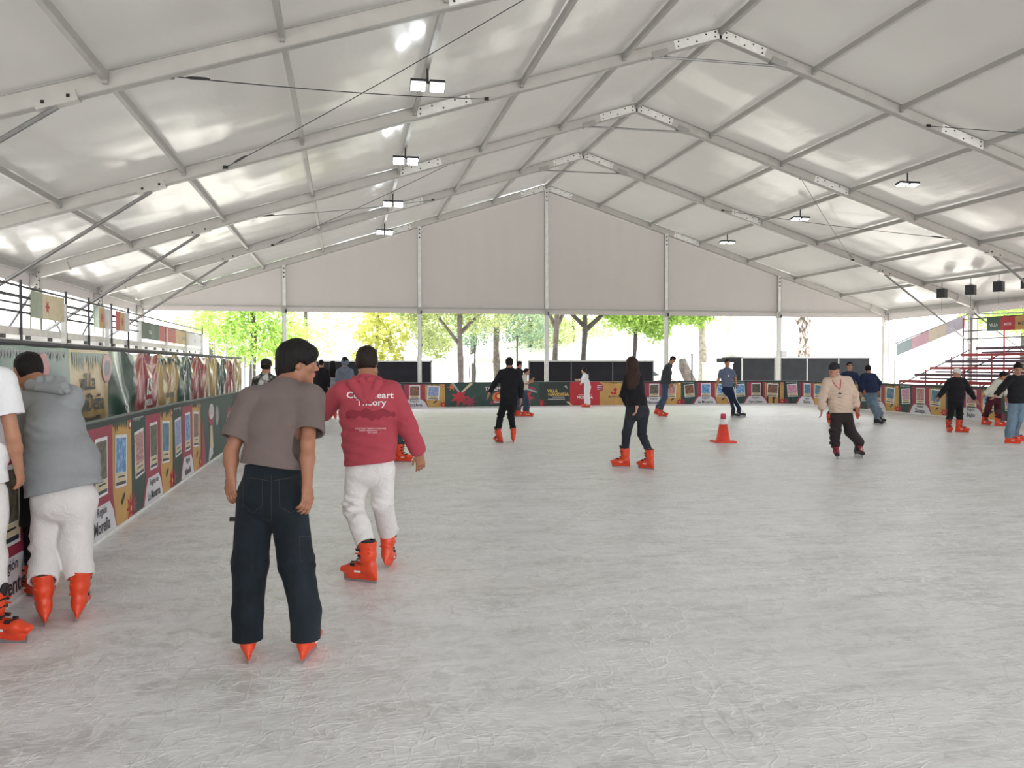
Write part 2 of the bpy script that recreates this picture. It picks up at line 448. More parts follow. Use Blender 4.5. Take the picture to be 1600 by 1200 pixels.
YEL = plain('banner_yellow', (.75, .50, .10), .4)
GREY = plain('banner_grey', (.35, .36, .38), .4)
ORNG = plain('banner_orange', (.65, .17, .03), .4)
PH = [photo_mat('photo_blue', [(.03, .08, .2), (.1, .3, .6), (.5, .7, .9)]), photo_mat('photo_crowd', [(.1, .05, .06), (.5, .2, .2), (.7, .65, .6)], 30),
      photo_mat('photo_dark', [(.03, .04, .03), (.1, .09, .06), (.25, .2, .15)]), photo_mat('photo_pink', [(.2, .05, .12), (.6, .25, .4), (.8, .6, .6)], 22),
      photo_mat('photo_sea', [(.04, .1, .12), (.08, .2, .3), (.2, .35, .45)], 8), photo_mat('photo_brown', [(.05, .03, .02), (.2, .08, .05), (.4, .2, .1)], 20),
      photo_mat('photo_town', [(.1, .1, .15), (.2, .3, .6), (.7, .6, .5)], 26)]
_txt = {}
def text_mesh(body, size, bold=0.0):
    key = (body, size, bold)
    if key in _txt: return _txt[key]
    cu = bpy.data.curves.new('t', 'FONT'); cu.body = body; cu.size = size; cu.offset = bold; cu.align_x = 'CENTER'; cu.resolution_u = 2; cu.space_line = .85
    o = bpy.data.objects.new('t', cu); COL.objects.link(o)
    dg = bpy.context.evaluated_depsgraph_get(); me = o.evaluated_get(dg).to_mesh()
    V = np.array([v.co[:2] for v in me.vertices]); Fc = [list(p.vertices) for p in me.polygons]
    o.evaluated_get(dg).to_mesh_clear(); bpy.data.objects.remove(o); bpy.data.curves.remove(cu)
    _txt[key] = (V, Fc); return V, Fc
def fm(s, z, off): return on(s, z, off)
class Banner:
    """printed sheet: flat polygons in (u, z) laid on a real sheet in thin layers; cut into strips where the boards curve"""
    def __init__(s, s0, s1, fmap, tess=False): s.mb = MB(); s.s0 = s0; s.s1 = s1; s.map = fmap; s.tess = tess or (fmap is fm and (s0 < LEN1+ARC and s1 > LEN1 or s0 < LEN1+2*ARC+LENF and s1 > LEN1+ARC+LENF))
    def pt(s, u, z, k): return s.map(s.s0+u, z, .004+k*.0016)
    def emit(s, P, m, k):
        if not s.tess: s.mb.add([s.pt(u, z, k) for u, z in P], [list(range(len(P)))], m); return
        st = .07; a = min(p[0] for p in P); b = max(p[0] for p in P); q0 = math.floor(a/st); q1 = math.ceil(b/st)
        for q in range(q0, max(q1, q0+1)):
            R = list(P)
            for lim, sg in ((q*st, 1), ((q+1)*st, -1)):
                O = []
                for e in range(len(R)):
                    p, n_ = R[e-1], R[e]; dp, dn = (p[0]-lim)*sg, (n_[0]-lim)*sg
                    if (dp >= 0) != (dn >= 0): t = dp/(dp-dn); O.append((lim, p[1]+(n_[1]-p[1])*t))
                    if dn >= 0: O.append(n_)
                R = O
                if len(R) < 3: break
            if len(R) >= 3: s.mb.add([s.pt(u, z, k) for u, z in R], [list(range(len(R)))], m)
    def rect(s, u0, u1, z0, z1, m, k, n=1, shear=0):
        for i in range(n):
            a = u0+(u1-u0)*i/n; b = u0+(u1-u0)*(i+1)/n; s.emit([(a, z0), (b, z0), (b, z1), (a, z1)], m, k)
    def poly(s, P, m, k): s.emit(P, m, k)
    def rrect(s, uc, zc, w, h, ang, m, k):
        c, sn = math.cos(ang), math.sin(ang)
        s.poly([(uc+a*w/2*c-b*h/2*sn, zc+a*w/2*sn+b*h/2*c) for a, b in ((-1, -1), (1, -1), (1, 1), (-1, 1))], m, k)
    def card(s, uc, zc, w, h, ang, photo, k=2):
        s.rrect(uc, zc, w, h, ang, CARD, k)
        c, sn = math.cos(ang), math.sin(ang)
        def sub(du, dz, ww, hh, m, kk): s.rrect(uc+du*c-dz*sn, zc+du*sn+dz*c, ww, hh, ang, m, kk)
        sub(0, .11*h, w*.86, h*.66, photo, k+1); sub(0, -.31*h, w*.86, h*.16, CREAM, k+1); sub(0, -.425*h, w*.86, h*.06, INK, k+1)
        sub(0, -.30*h, w*.6, h*.03, INK, k+2)
    def blob(s, uc, zc, r, m, k, n=10, spike=.45, squash=1, seed=0):
        rnd = random.Random(seed); P = []
        for i in range(2*n):
            a = math.pi*i/n; rr = r*(1 if i % 2 == 0 else spike)*rnd.uniform(.85, 1.1); P.append((uc+rr*math.cos(a), zc+rr*squash*math.sin(a)))
        W_ = s.s1-s.s0; P = [(max(.01, min(W_-.01, u)), max(.01, z)) for u, z in P]; c0 = (max(.01, min(W_-.01, uc)), zc)
        for i in range(2*n): s.emit([c0, P[i], P[(i+1) % (2*n)]], m, k)
    def disc(s, uc, zc, r, m, k, n=20, sq=1):
        s.emit([(uc+r*math.cos(2*math.pi*i/n), zc+r*sq*math.sin(2*math.pi*i/n)) for i in range(n)], m, k)
    def text(s, body, uc, zc, size, m, k, bold=0, mirror=1):
        V, Fc = text_mesh(body, size, bold)
        if s.tess:
            for f_ in Fc: s.emit([(uc+V[i][0], zc+V[i][1]) for i in f_], m, k)
        else: s.mb.add([s.pt(uc+v[0]*mirror, zc+v[1], k) for v in V], Fc, m)
    def drips(s, u0, u1, zt, m, k, seed=0, dz=.1):
        rnd = random.Random(seed); n = max(3, int((u1-u0)/.07)); P = [(u0, zt)]
        for i in range(n):
            a = u0+(u1-u0)*i/n; b = u0+(u1-u0)*(i+1)/n; l = dz*rnd.uniform(.4, 1.2)
            s.poly([(a, zt), (b, zt), (b-.012, zt-l*.5), ((a+b)/2, zt-l), (a+.012, zt-l*.5)], m, k)
def region_banner(s0, s1, fmap, name, top, seed, W=None, line1='Región'):
    W = s1-s0; rnd = random.Random(seed); b = Banner(s0, s1, fmap); k = W/2.25; t = top
    n = 8
    b.rect(0, W*.30, 0.01, t, BG_GREEN, 0, n); b.rect(W*.30, W*.66, .01, t, BG_PINK, 0, n); b.rect(W*.66, W, .01, t, BG_GOLD, 0, n)
    b.poly([(W*.66, .01), (W*.72, .01), (W*.66, .38)], BG_PINK, 1)
    b.poly([(W*.30, .01), (W*.2, .01), (W*.30, .36)], BG_PINK, 1)
    b.poly([(W*.24, .012), (W*.30, .24), (W*.34, .33), (W*.60, .33), (W*.66, .22), (W*.71, .012)], BG_WHITE, 2)
    b.rect(0, W, t-.05, t, BG_BLACKG, 1, n)
    b.drips(W*.66, W*.93, t-.04, BG_GREEN, 2, seed)
    b.drips(W*.02, W*.25, t-.04, GREY, 2, seed+1, .06)
    b.disc(W*.97, t-.1, .055*k, BG_RED, 3); b.disc(W*.97, t-.1, .03*k, CARD, 4)
    ph = [PH[rnd.randrange(7)] for _ in range(3)]
    if seed == 1: ph = [PH[2], PH[2], PH[0]]
    if seed == 2: ph = [PH[1], PH[2], PH[4]]
    if seed == 3: ph = [PH[6], PH[0], PH[5]]
    if seed == 9: ph = [PH[1], PH[5], PH[6]]
    b.card(W*.155, t*.60, .44*k, .52, .07, ph[0]); b.card(W*.48, t*.615, .42*k, .56, 0, ph[1]); b.card(W*.80, t*.60, .46*k, .54, -.06, ph[2])
    b.blob(W*.97, .12, .2, BG_RED, 3, 8, .4, .9, seed); b.blob(W*.025, .14, .17, BG_PINK, 3, 8, .4, .9, seed+5)
    b.disc(W*.97, .12, .03, YEL, 4)
    b.rrect(W*.83, t*.24, .16, .05, .6, BG_BLACKG, 3)
    b.text(line1, W*.475, .235, .115, INK, 4, .001); b.text(name, W*.475, .07, .175 if len(name) < 8 else .175*7.5/len(name)+.01, INK, 4, .004)
    return b.mb
def show_banner(s0, s1, fmap, top, dancer=False):
    W = s1-s0; b = Banner(s0, s1, fmap)
    b.rect(0, W, .01, top, BG_GREEN, 0, 16); b.rect(0, W, top-.04, top, BG_BLACKG, 1, 16)
    if dancer:   # carved white-and-pink fan figure on green
        b.poly([(.0, .01), (.45, .01), (.3, .5), (.12, .75), (0, .8)], BG_PINK, 1)
        b.poly([(.85, .18), (1.25, .22), (1.1, .72), (.95, .72)], CREAM, 1); b.disc(1.03, .80, .33, BG_PINK, 2, 24, .55); b.disc(1.03, .86, .27, CARD, 3, 24, .5)
        for q in range(7): b.rrect(.82+.07*q, .88, .012, .16, (3-q)*.12, BG_PINK, 4)
        b.poly([(.7, .02), (1.2, .12), (1.15, .26), (.8, .24)], BG_WHITE, 2)
        b.disc(1.7, .75, .18, GREY, 1); b.disc(2.1, .55, .2, BG_BLACKG, 1)
    else:
        b.blob(.55, .4, .42, BG_RED, 1, 7, .45, .9, 3); b.blob(.95, .22, .34, BG_PINK, 2, 7, .4, .9, 4); b.blob(.25, .8, .2, ORNG, 1, 6, .4, .8, 8)
        b.poly([(.2, .95), (.5, .6), (.56, .63), (.32, .96)], GREY, 3); b.poly([(.95, .95), (.6, .6), (.66, .58), (1.08, .93)], CREAM, 3)
        b.text('TATEMAUL', 2.05, .66, .2, BG_PINK, 2, .012); b.text('TATEMAUL', 2.04, .665, .2, CARD, 3, .004)
        b.disc(2.1, .38, .26, ORNG, 2, 24, .85); b.disc(2.1, .42, .16, BG_RED, 3, 20, .9); b.disc(2.1, .43, .08, YEL, 4)
        b.poly([(1.75, .13), (2.45, .19), (2.47, .29), (1.78, .24)], BG_PINK, 5); b.text('Michoacán', 2.12, .17, .1, CARD, 6, .003)
    b.blob(W-.55, .35, .4, BG_RED, 1, 7, .45, .95, 11)
    b.poly([(W-.95, .6), (W-.5, .75), (W-.12, .62), (W-.1, .54), (W-.5, .66), (W-.95, .5)], GREY, 3); b.poly([(W-.9, .7), (W-.5, .85), (W-.15, .74), (W-.12, .66), (W-.5, .77), (W-.92, .6)], BG_PINK, 3)
    return b.mb
def villa_banner(s0, s1, fmap, top):
    W = s1-s0; b = Banner(s0, s1, fmap); w = W/3
    for i, m in enumerate((BG_BLACKG, BG_RED, BG_GOLD)): b.rect(w*i, w*(i+1), .01, top, m, 0, 6)
    b.text('VILLA', w*.42, .56, .17, YEL, 2, .004); b.text('NAVIDEÑA', w*.62, .42, .17, YEL, 2, .004)
    b.rrect(w*.62, .37, .5, .012, 0, CARD, 2); b.rrect(w*.55, .29, .7, .02, 0, CARD, 2)
    b.blob(w*.03, .12, .22, BG_RED, 1, 7, .4, .9, 5); b.poly([(w*.8, .8), (w*.92, .7), (w*.88, .85)], GREY, 2); b.poly([(w*.86, .18), (w*1.05, .02), (w*1.1, .02), (w*.95, .2)], CREAM, 2)
    b.text('MORELIA', w*1.5, .3, .16, CARD, 2, .006); b.rrect(w*1.5, .46, .55, .012, 0, CARD, 2); b.blob(w*1.42, .62, .09, BG_PINK, 2, 5, .5)
    b.poly([(w*1.9, .6), (w*2.1, .6), (w*2.12, .85), (w*2.0, .92), (w*1.88, .85)], BG_PINK, 3)
    for q in range(3): b.rrect(w*2.0, .68+.07*q, .22, .02, .1, CARD, 4)
    b.drips(w*2.1, w*2.95, top-.02, BG_GREEN, 2, 4, .07)
    b.poly([(w*2.43, .48), (w*2.5, .44), (w*2.58, .48), (w*2.55, .58), (w*2.6, .68), (w*2.52, .74), (w*2.46, .66), (w*2.5, .56)], BG_RED, 2)
    b.disc(w*2.42, .52, .05, BG_RED, 2); b.text('MICHOACÁN', w*2.5, .34, .085, INK, 2, .002)
    b.blob(w*2.9, .1, .2, BG_RED, 2, 7, .4, .9, 7)
    return b.mb
# boards: one continuous barrier
def board():
    r = empty('rink_barrier', (BX0, 0, 0), label='long low dark barrier running round the ice under the banners', cat='barrier')
    ss = [0, LEN1] + [LEN1+ARC*i/10 for i in range(1, 11)] + [LEN1+ARC+LENF] + [LEN1+ARC+LENF+ARC*i/10 for i in range(1, 11)] + [STOT-.01]
    ss = sorted(set(ss+[20+i*3 for i in range(7)]))
    for nm, prof, mt in (('board', [(0, 0), (0, 1), (-.08, 1), (-.08, 0)], BG_BLACKG), ('top_rail', None, plain('rail_green', (.16, .2, .18), .4)), ('kick_strip', None, WHITEP)):
        V = []; Fc = []
        for s in ss:
            if nm == 'board': pr = [(0, 0.0), (0, hb(s)), (-.03, hb(s)), (-.03, 0.0)]
            elif nm == 'top_rail': pr = [(.01, hb(s)-.005), (.01, hb(s)+.012), (-.035, hb(s)+.012), (-.035, hb(s)-.005)]
            else: pr = [(.02, 0), (.02, .03), (.0, .03), (.0, 0.0)]
            for o, z in pr: p = on(s, z, o); V.append((p[0]-BX0, p[1], p[2]))
        for i in range(len(ss)-1):
            for q in range(4): Fc.append([i*4+q, (i+1)*4+q, (i+1)*4+(q+1) % 4, i*4+(q+1) % 4])
        mesh_obj(nm, V, Fc, mt, r)
board()
U = 2.25
def put(mbx, label): mbx.build('banner', label=label, cat='banner', group='printed banners round the rink boards')
left = [(1.8, 'Apatzingán', 21), (4.05, 'Tierra', 22), (6.28, 'Oriente', 4), (8.5, 'Morelia', 1), (10.68, 'La Monarca', 2), (12.88, 'Infiernillo', 3)]
wh = {1.8: 'left boards beside the camera', 4.05: 'left boards just before the Oriente one', 6.28: 'left boards behind the person in white, reading Oriente', 8.5: 'left boards behind the grey hoodie, reading Morelia',
      10.68: 'left boards, reading La Monarca', 12.88: 'left boards, last before the pink fan figure'}
for c, nm, sd in left:
    put(region_banner(sL(c)-1.085, sL(c)+1.085, fm, nm, hb(sL(c))-.01, sd, line1='Región de' if sd == 2 else 'Región'), 'picture card banner on the '+wh[c])
put(show_banner(sL(14.0), sL(17.75), fm, hb(sL(16))-.01, True), 'dark green banner with a pink and white fan figure on the left boards')
put(villa_banner(sL(17.8), sL(21.55), fm, 1.0), 'three-colour banner on the left boards after the fan figure')
for i in range(3): put(region_banner(sL(21.6)+U*i, sL(21.6)+U*(i+1), fm, ['Bajío', 'Zamora', 'Costa'][i], .97, 30+i), f'banner of picture cards on the far part of the left boards, reading {["Bajío", "Zamora", "Costa"][i]}')
put(region_banner(sF(-.7), sF(1.5), fm, 'Uruapan', .97, 8), 'picture card banner on the far boards, behind the raspberry hoodie')
put(region_banner(sF(1.52), sF(3.78), fm, 'Mazahua', .97, 9), 'picture card banner on the far boards, just right of the raspberry hoodie')
put(show_banner(sF(3.8), sF(7.53), fm, .97), 'green banner with red flowers and a round orange emblem on the far boards')
put(villa_banner(sF(7.55), sF(11.27), fm, .97), 'black, red and gold banner on the far boards behind the woman in white')
fars = [('Pátzcuaro', 'behind the skater in dark shirt and jeans'), ('La Monarca', 'just left of the man in the blue tee'), ('Tierra Caliente', 'just right of the man in the blue tee'), ('Sierra', 'bending round the far right corner'), ('Lerma', 'first after the far right corner')]
for i, (nm, w) in enumerate(fars):
    put(region_banner(sF(11.28)+U*i, sF(11.28)+U*(i+1)-.02, fm, nm, .97, 41+i), f'picture card banner {w}, reading {nm}')
rights = ['Costa Sierra', 'Zacapu', 'Bajío', 'La Piedad', 'Purépecha', 'Zinapécuaro']
wr_ = ['behind the beige sweatshirt', 'behind the man in blue jeans and navy', 'between the navy jumper and the black hoodie', 'behind the black hoodie and white cap', 'behind the maroon trousers', 'at the picture edge']
for i, nm in enumerate(rights):
    put(region_banner(sF(11.28)+U*(5+i), sF(11.28)+U*(6+i)-.02, fm, nm, .97, 60+i), f'picture card banner {wr_[i]}, reading {nm}')
# ---------------------------------------------------------------- upper banner hung behind the left boards
PVC = lambda n, c: plain('vinyl_'+n, c, .22, 0, .15, 4, .05, 20, .7)
VG, VGO, VR, VT = PVC('green', (.03, .085, .062)), PVC('gold', (.50, .34, .12)), PVC('red', (.36, .05, .06)), PVC('teal', (.035, .12, .10))
XU = -2.92; Z0U, Z1U = .88, 1.84
grom = [13.0+1.15*i for i in range(11)]
def wrinkle(y, z):
    a = min(1, max(0, (y-11.0)/2.0)); x = 0
    for g in grom:
        dy = y-g; dz = Z1U-z+.02; r = math.hypot(dy, dz)
        if r < 1.3:
            th = math.atan2(dy, dz); x += .028*math.sin(th*9+g*3)*min(1, r*3)*max(0, 1-r/1.3)
    x = x*a + .006*math.sin(y*5)*math.sin(z*4) + (.03*math.sin((y+z*.9)*6)*max(0, 1-abs(y-12)/1.2))
    return x
def umap(y, z, off): return (XU+.0+wrinkle(y, z)+off, y, z)
mb = MB()
ypan = [(2.0, 5.0, VT), (5.0, 7.2, VGO), (7.2, 9.72, VT), (9.72, 11.2, VGO), (11.2, 12.5, VG), (12.5, 13.95, VR), (13.95, 15.6, VGO), (15.6, 16.9, VG), (16.9, 18.6, VR), (18.6, 20.2, VGO), (20.2, 21.5, VG), (21.5, 23.2, VR), (23.2, 24.7, VGO)]
for y0, y1, m in ypan:
    ny_ = int((y1-y0)/.03); nz = 26; V = []; Fc = []
    for i in range(ny_+1):
        y = y0+(y1-y0)*i/ny_
        for j in range(nz+1):
            top = Z1U-.03*abs(math.sin((y-13.0)/1.15*math.pi))*(1 if y > 12 else .3)
            z = Z0U+(top-Z0U)*j/nz; V.append(umap(y, z, 0))
    for i in range(ny_):
        for j in range(nz): Fc.append([i*(nz+1)+j, (i+1)*(nz+1)+j, (i+1)*(nz+1)+j+1, i*(nz+1)+j+1])
    mb.add(V, Fc, m)
bb = Banner(0, 30, umap); bb.mb = mb
def utext(t, y, z, sz, m, bold=.004): bb.text(t, y, z, sz, m, 4, bold)
utext('viLLa', 10.35, 1.38, .27, INK); utext('naviDeña', 10.42, 1.13, .29, INK); utext('Michoacán 2023', 10.5, 1.0, .09, INK)
bb.drips(9.8, 11.15, 1.80, VG, 3, 5, .22); bb.drips(14.05, 15.55, 1.78, VG, 3, 9, .15); bb.drips(7.3, 9.6, 1.80, GREY, 3, 12, .1)
bb.disc(11.1, 1.62, .18, VR, 4, 20, 1); bb.disc(11.12, 1.62, .12, GREY, 5, 20, .8)
bb.disc(8.9, 1.62, .16, VR, 4); bb.disc(8.6, 1.66, .1, CARD, 5)
utext('IS', 13.35, 1.22, .34, CARD, .01); utext('MORELIA', 13.3, 1.06, .12, CARD)
bb.blob(14.8, 1.45, .13, VR, 4, 5, .5); utext('PTI', 16.3, 1.38, .26, CARD, .006); utext('MICHOACÁN', 14.9, 1.12, .1, INK); utext('GOB', 12.0, 1.05, .12, CARD, .002)
mb.build('vinyl_banner', smooth=True, label='tall crinkled shiny banner hung behind the left boards, green, gold and red', cat='banner')
m = MB().tube([(XU-.03, 2, Z1U+.02), (XU-.03, 24.9, Z1U+.02)], .03, DARK)
for y in [2.2+1.9*i for i in range(12)]+[24.85]: m.tube([(XU-.05, y, 0), (XU-.05, y, Z1U)], .025, DARK)
m.build('scaffold_tubes', label='dark tube frame carrying the tall crinkled banner', cat='frame')
# ---------------------------------------------------------------- walkway scaffold on the left
r = empty('raised_walkway', (-4.9, 10, 0), label='raised scaffold walkway with tube handrails along the left side', cat='walkway')
def W(x, y, z): return (x+4.9, y-10, z)
m = MB()
m.box(W(-5.7, 17, 2.17), (1.5, 27.5, .05), STEEL); m.build('deck', r)
m = MB().box(W(-4.95, 17, 2.19), (.05, 27.6, .12), WHITEP).box(W(-4.93, 17, 2.03), (.05, 27.6, .07), WHITEP)
for i in range(28): m.box(W(-4.96, 3.5+i, 2.1), (.04, .12, .1), DARK)
m.build('edge_beam', r)
for z, rr_ in ((2.48, .018), (2.72, .024), (2.88, .018)):
    MB().tube([W(-4.9, 3, z), W(-4.9, 30.5, z)], rr_, DARK).build('handrail', r)
MB().tube([W(-6.4, 3, 2.9), W(-6.4, 30.5, 2.9)], .02, DARK).build('handrail', r)
for y in (6.9, 9.9, 12.9, 15.9, 18.6, 21.4, 24.4, 27.3, 30.2):
    MB().box(W(-4.86, y, 1.37), (.07, .07, 2.74), WHITEP).build('post', r)
for y in (11.2, 14.04, 16.15, 17.5, 19.1, 20.5, 30.6):
    MB().tube([W(-4.9, y, 1.9), W(-4.9, y, 2.98)], .022, DARK).build('rail_stanchion', r)
for y in (33.2, 36.5, 39.5): MB().tube([W(-4.9, y, -.05), W(-4.9, y, 2.6)], .03, STEEL).build('post', r)
MB().tube([W(-4.9, 30.5, 2.5), W(-4.9, 39.5, 2.5)], .02, STEEL).build('handrail', r)
for y in (30.6, 33.2): MB().tube([W(-3.6, y+1, 0), W(-3.6, y+1, 2.0)], .025, STEEL).build('post', r)
def small_banner(y0, y1, z0, z1, cols, lab, x=-4.86, dz=0, y_is=True, P=None):
    fmap = P or (lambda s, z, off: (x+off+.012*math.sin(s*4), s, z+dz*(s-y0)/(y1-y0)))
    b = Banner(y0, y1, fmap); n = len(cols); w = (y1-y0)/n
    for i, (c, t) in enumerate(cols):
        b.rect(w*i, w*(i+1), z0, z1, c, 0, 4)
        if t: b.text(t, w*(i+.5), z0+(z1-z0)*.35, min((z1-z0)*.32, w*1.3/len(t)), CARD if c not in (BG_WHITE, BG_GOLD) else INK, 1, .002)
        if t is None: b.blob(w*(i+.5), (z0+z1)/2, (z1-z0)*.3, BG_RED, 1, 6, .5)
    for q in (0.02, y1-y0-.02): b.rrect(q, z1+.02, .02, .08, 0, DARK, 0)
    b.mb.build('rail_banner', label=lab, cat='banner', group='small banners tied to handrails')
small_banner(14.3, 15.9, 2.42, 2.84, [(plain('backlit_pale_green', (.40, .46, .36), .6), ''), (CREAM, None), (CREAM, '')], 'small cream banner paled as backlit on the walkway rail before the nearest visible tent column')  # colours made paler to stand in for daylight from behind
small_banner(17.6, 18.9, 2.42, 2.84, [(VT, ''), (BG_GOLD, None), (BG_WHITE, '')], 'small gold and green banner on the walkway rail by the second tent column')
small_banner(19.2, 20.45, 2.42, 2.84, [(BG_RED, ''), (BG_GOLD, None), (BG_WHITE, '')], 'small red and gold banner, third along the walkway rail')
small_banner(21.4, 29.9, 2.32, 2.72, [(BG_GREEN, 'VILLA'), (BG_RED, 'MORELIA'), (BG_GOLD, 'MICHOACÁN'), (BG_WHITE, 'VILLA')], 'long four-colour banner at the far end of the walkway rail', dz=-.04)
# ---------------------------------------------------------------- red bleachers on the right
REDM = plain('red_steel', (.42, .035, .05), .45, .2); PLK = plain('purple_plank', (.13, .08, .12), .55)
r = empty('bleachers', (19.3, 20, 0), label='red steel bleachers with dark plank rows beyond the right boards', cat='bleachers')
def Bq(x, y, z): return (x-19.3, y-20, z)
for i in range(8):
    x = 19.2+.55*i; z = .55+.24*i; y1 = 27.6-.12*i
    MB().box(Bq(x, (y1+13)/2, z), (.26, y1-13, .10), PLK if i % 2 else REDM).build('seat_plank', r)
    MB().box(Bq(x+.2, (y1+13)/2, z-.14), (.2, y1-13, .06), PLK).build('foot_plank', r)
for y in [13.5+2*i for i in range(8)]:
    m = MB().beam(Bq(19.0, y, .32), Bq(23.3, y, 2.2), .03, .04, DARK)
    for i in range(0, 8, 2): m.tube([Bq(19.2+.55*i, y, 0), Bq(19.2+.55*i, y, .5+.24*i)], .03, REDM)
    m.tube([Bq(23.0, y, 0), Bq(23.0, y, 3.4)], .03, REDM); m.tube([Bq(19.2, y, .1), Bq(23, y, .1)], .02, REDM)
    m.build('support_frame', r)
for z in (2.6, 2.9, 3.35): MB().tube([Bq(23.05, 13.5, z), Bq(23.05, 27.5, z)], .022, DARK).build('handrail', r)
small_banner(0, 2.6, 2.85, 3.33, [(VG, 'VILLA'), (BG_RED, 'MOR'), (BG_GOLD, 'MICH'), (BG_WHITE, 'VN')], 'four-colour banner tied to the top rail of the bleachers', P=lambda s, z, o: (22.98-o, 26.3-s, z))
small_banner(0, 5.2, 0, .5, [(plain('glare_washed_teal', (.25, .30, .34), .5), ''), (plain('glare_washed_pink', (.50, .30, .38), .5), ''), (plain('glare_washed_gold', (.55, .47, .40), .5), ''), (plain('glare_washed_lilac', (.45, .42, .52), .5), '')], 'slanting four-colour banner in glare-washed colours on the stair rail left of the bleachers', P=lambda s, z, o: (23.6-o, 32.2-s*.78, 2.02+z+s*.2))  # veiling glare painted in: print colours lightened and greyed
m = MB().tube([(23.66, 32.4, 2.55), (23.66, 28.0, 3.6), (23.4, 24, 3.4)], .025, DARK)
for y, z in ((32.4, 2.55), (28.0, 3.6)): m.tube([(23.66, y, -.05), (23.66, y, z)], .025, STEEL)
m.build('stair_rail', label='thin slanting stair rail behind the glare-washed slanting banner', cat='rail')
# ---------------------------------------------------------------- black barriers beyond the far end
BLK = plain('black_panel', (.006, .006, .009), .8, 0, .3, 2, spec=.15); GREYP = plain('grey_panel', (.013, .014, .017), .8, 0, .2, 2, spec=.2)
def panels(x0, x1, y, h, n, mat, lab):
    r = empty('site_hoarding', ((x0+x1)/2, y, 0), label=lab, cat='hoarding')
    w = (x1-x0)/n
    for i in range(n):
        MB().box((x0+w*(i+.5)-(x0+x1)/2, 0, h/2), (w-.04, .04, h-.05), mat).build('panel', r)
    m = MB().box((0, 0, h), (x1-x0+.05, .07, .06), STEEL)
    for i in range(n+1): m.box((x0+w*i-(x0+x1)/2, 0, h/2), (.05, .07, h), STEEL if mat is GREYP else DARK)
    m.build('frame', r)
panels(-1.2, 3.66, 36.2, 1.83, 2, BLK, 'black hoarding beyond the far boards, left piece behind the pink hoodie')
panels(8.05, 13.9, 36.2, 1.83, 3, BLK, 'black hoarding beyond the far boards, middle piece behind the woman in white')
panels(18.75, 25.6, 37.0, 2.0, 4, GREYP, 'dark grey framed hoarding beyond the far boards on the right')
MB().box((17.95, 38, .82), (1.2, .9, 1.76), WHITEP).box((17.95, 38, 1.73), (1.26, .96, .06), WHITEP).box((17.7, 37.54, .9), (.03, .02, 1.4), GREY).build('white_cabinet', label='plain white cabinet behind the man in the blue tee', cat='cabinet')
def tank(x, y, rr_, z0, h, lab):
    MB().lathe([(rr_*.96, 0), (rr_, .05), (rr_, h*.3), (rr_*1.03, h*.33), (rr_, h*.36), (rr_, h*.62), (rr_*1.03, h*.65), (rr_, h*.68), (rr_, h*.8), (rr_*.8, h*.93), (rr_*.35, h), (rr_*.3, h*1.05)], (x, y, z0), WHITEP).build('water_tank', smooth=True, label=lab, cat='tank')
rr = MB().box((19.7, 39.5, 1.0), (1.5, 1.5, 2.0), GREYP); rr.build('tank_plinth', label='grey block under the white tank behind the hoarding', cat='plinth')
tank(19.7, 39.5, .75, 2.0, 1.0, 'round white water tank above the grey hoarding')
MB().box((22.2, 39.6, 1.15), (.5, .5, 2.3), STEEL).box((22.2, 39.6, 2.33), (.56, .56, .06), STEEL).build('control_box', label='small grey control box rising above the hoarding beside the gable post', cat='box')
# parasol-like white canopy and cars, far behind
m = MB(); V = [(6.5, 44, 2.0), (15.5, 44, 2.0), (15.5, 49, 2.0), (6.5, 49, 2.0), (8.5, 46.5, 2.75), (14.5, 46.5, 3.0)]
m.add(V, [[0, 1, 5, 4], [1, 2, 5], [2, 3, 4, 5], [3, 0, 4]], WHITEP)
m.add([(6.5, 44, 2.0), (15.5, 44, 2.0), (15.5, 44, 1.75), (6.5, 44, 1.75)], [[0, 1, 2, 3]], WHITEP)
rt = empty('market_canopy', (11, 46.5, 0), label='white canopy roof far behind the black hoarding', cat='canopy')
o = m.build('canopy_roof', rt); o.location = (-11, -46.5, 0)
for x, y in ((6.6, 44.1), (15.4, 44.1), (15.4, 48.9), (6.6, 48.9)): MB().tube([(x-11, y-46.5, -.05), (x-11, y-46.5, 2.0)], .04, WHITEP).build('canopy_post', rt)
def car(x, y, rz, col, lab):
    r = empty('car', (x, y, -.06), rz, label=lab, cat='car')
    pf = [(-2.1, .35), (-2.15, .75), (-1.9, .9), (-1.1, .98), (-.5, 1.42), (.9, 1.45), (1.7, 1.0), (2.1, .92), (2.15, .4)]
    cm = plain('car_paint', col, .25); V = []; n = len(pf)
    for yy, sc_ in ((-.85, 1), (-.78, .985), (.78, .985), (.85, 1)):
        for a, b in pf: V.append((a*(1 if abs(yy) < .8 else .98), yy*(1 if b < 1.1 else .82), b))
    Fc = [[q*n+i, q*n+i+1, (q+1)*n+i+1, (q+1)*n+i] for q in range(3) for i in range(n-1)]+[list(range(n))[::-1], [3*n+i for i in range(n)]]+[[q*n, (q+1)*n, (q+1)*n+n-1, q*n+n-1] for q in range(3)]
    mesh_obj('body', V, Fc, cm, r)
    g = plain('car_glass', (.02, .025, .03), .1)
    for yy in (-1, 1): MB().add([(-.95, yy*.83, 1.02), (-.45, yy*.735, 1.36), (.85, yy*.735, 1.38), (1.45, yy*.83, 1.02)], [[0, 1, 2, 3]], g).build('side_window', r)
    for a in (-1.35, 1.35):
        for yy in (-.8, .8):
            MB().tube([(a, yy-.1, .33), (a, yy+.1, .33)], .33, DARK, 16).build('wheel', r)
car(14.6, 41.0, .1, (.75, .75, .75), 'white car parked beyond the far boards behind the leaning skater')
car(-9, 44, 1.2, (.5, .5, .5), 'silver car parked far off on the left beyond the walkway')
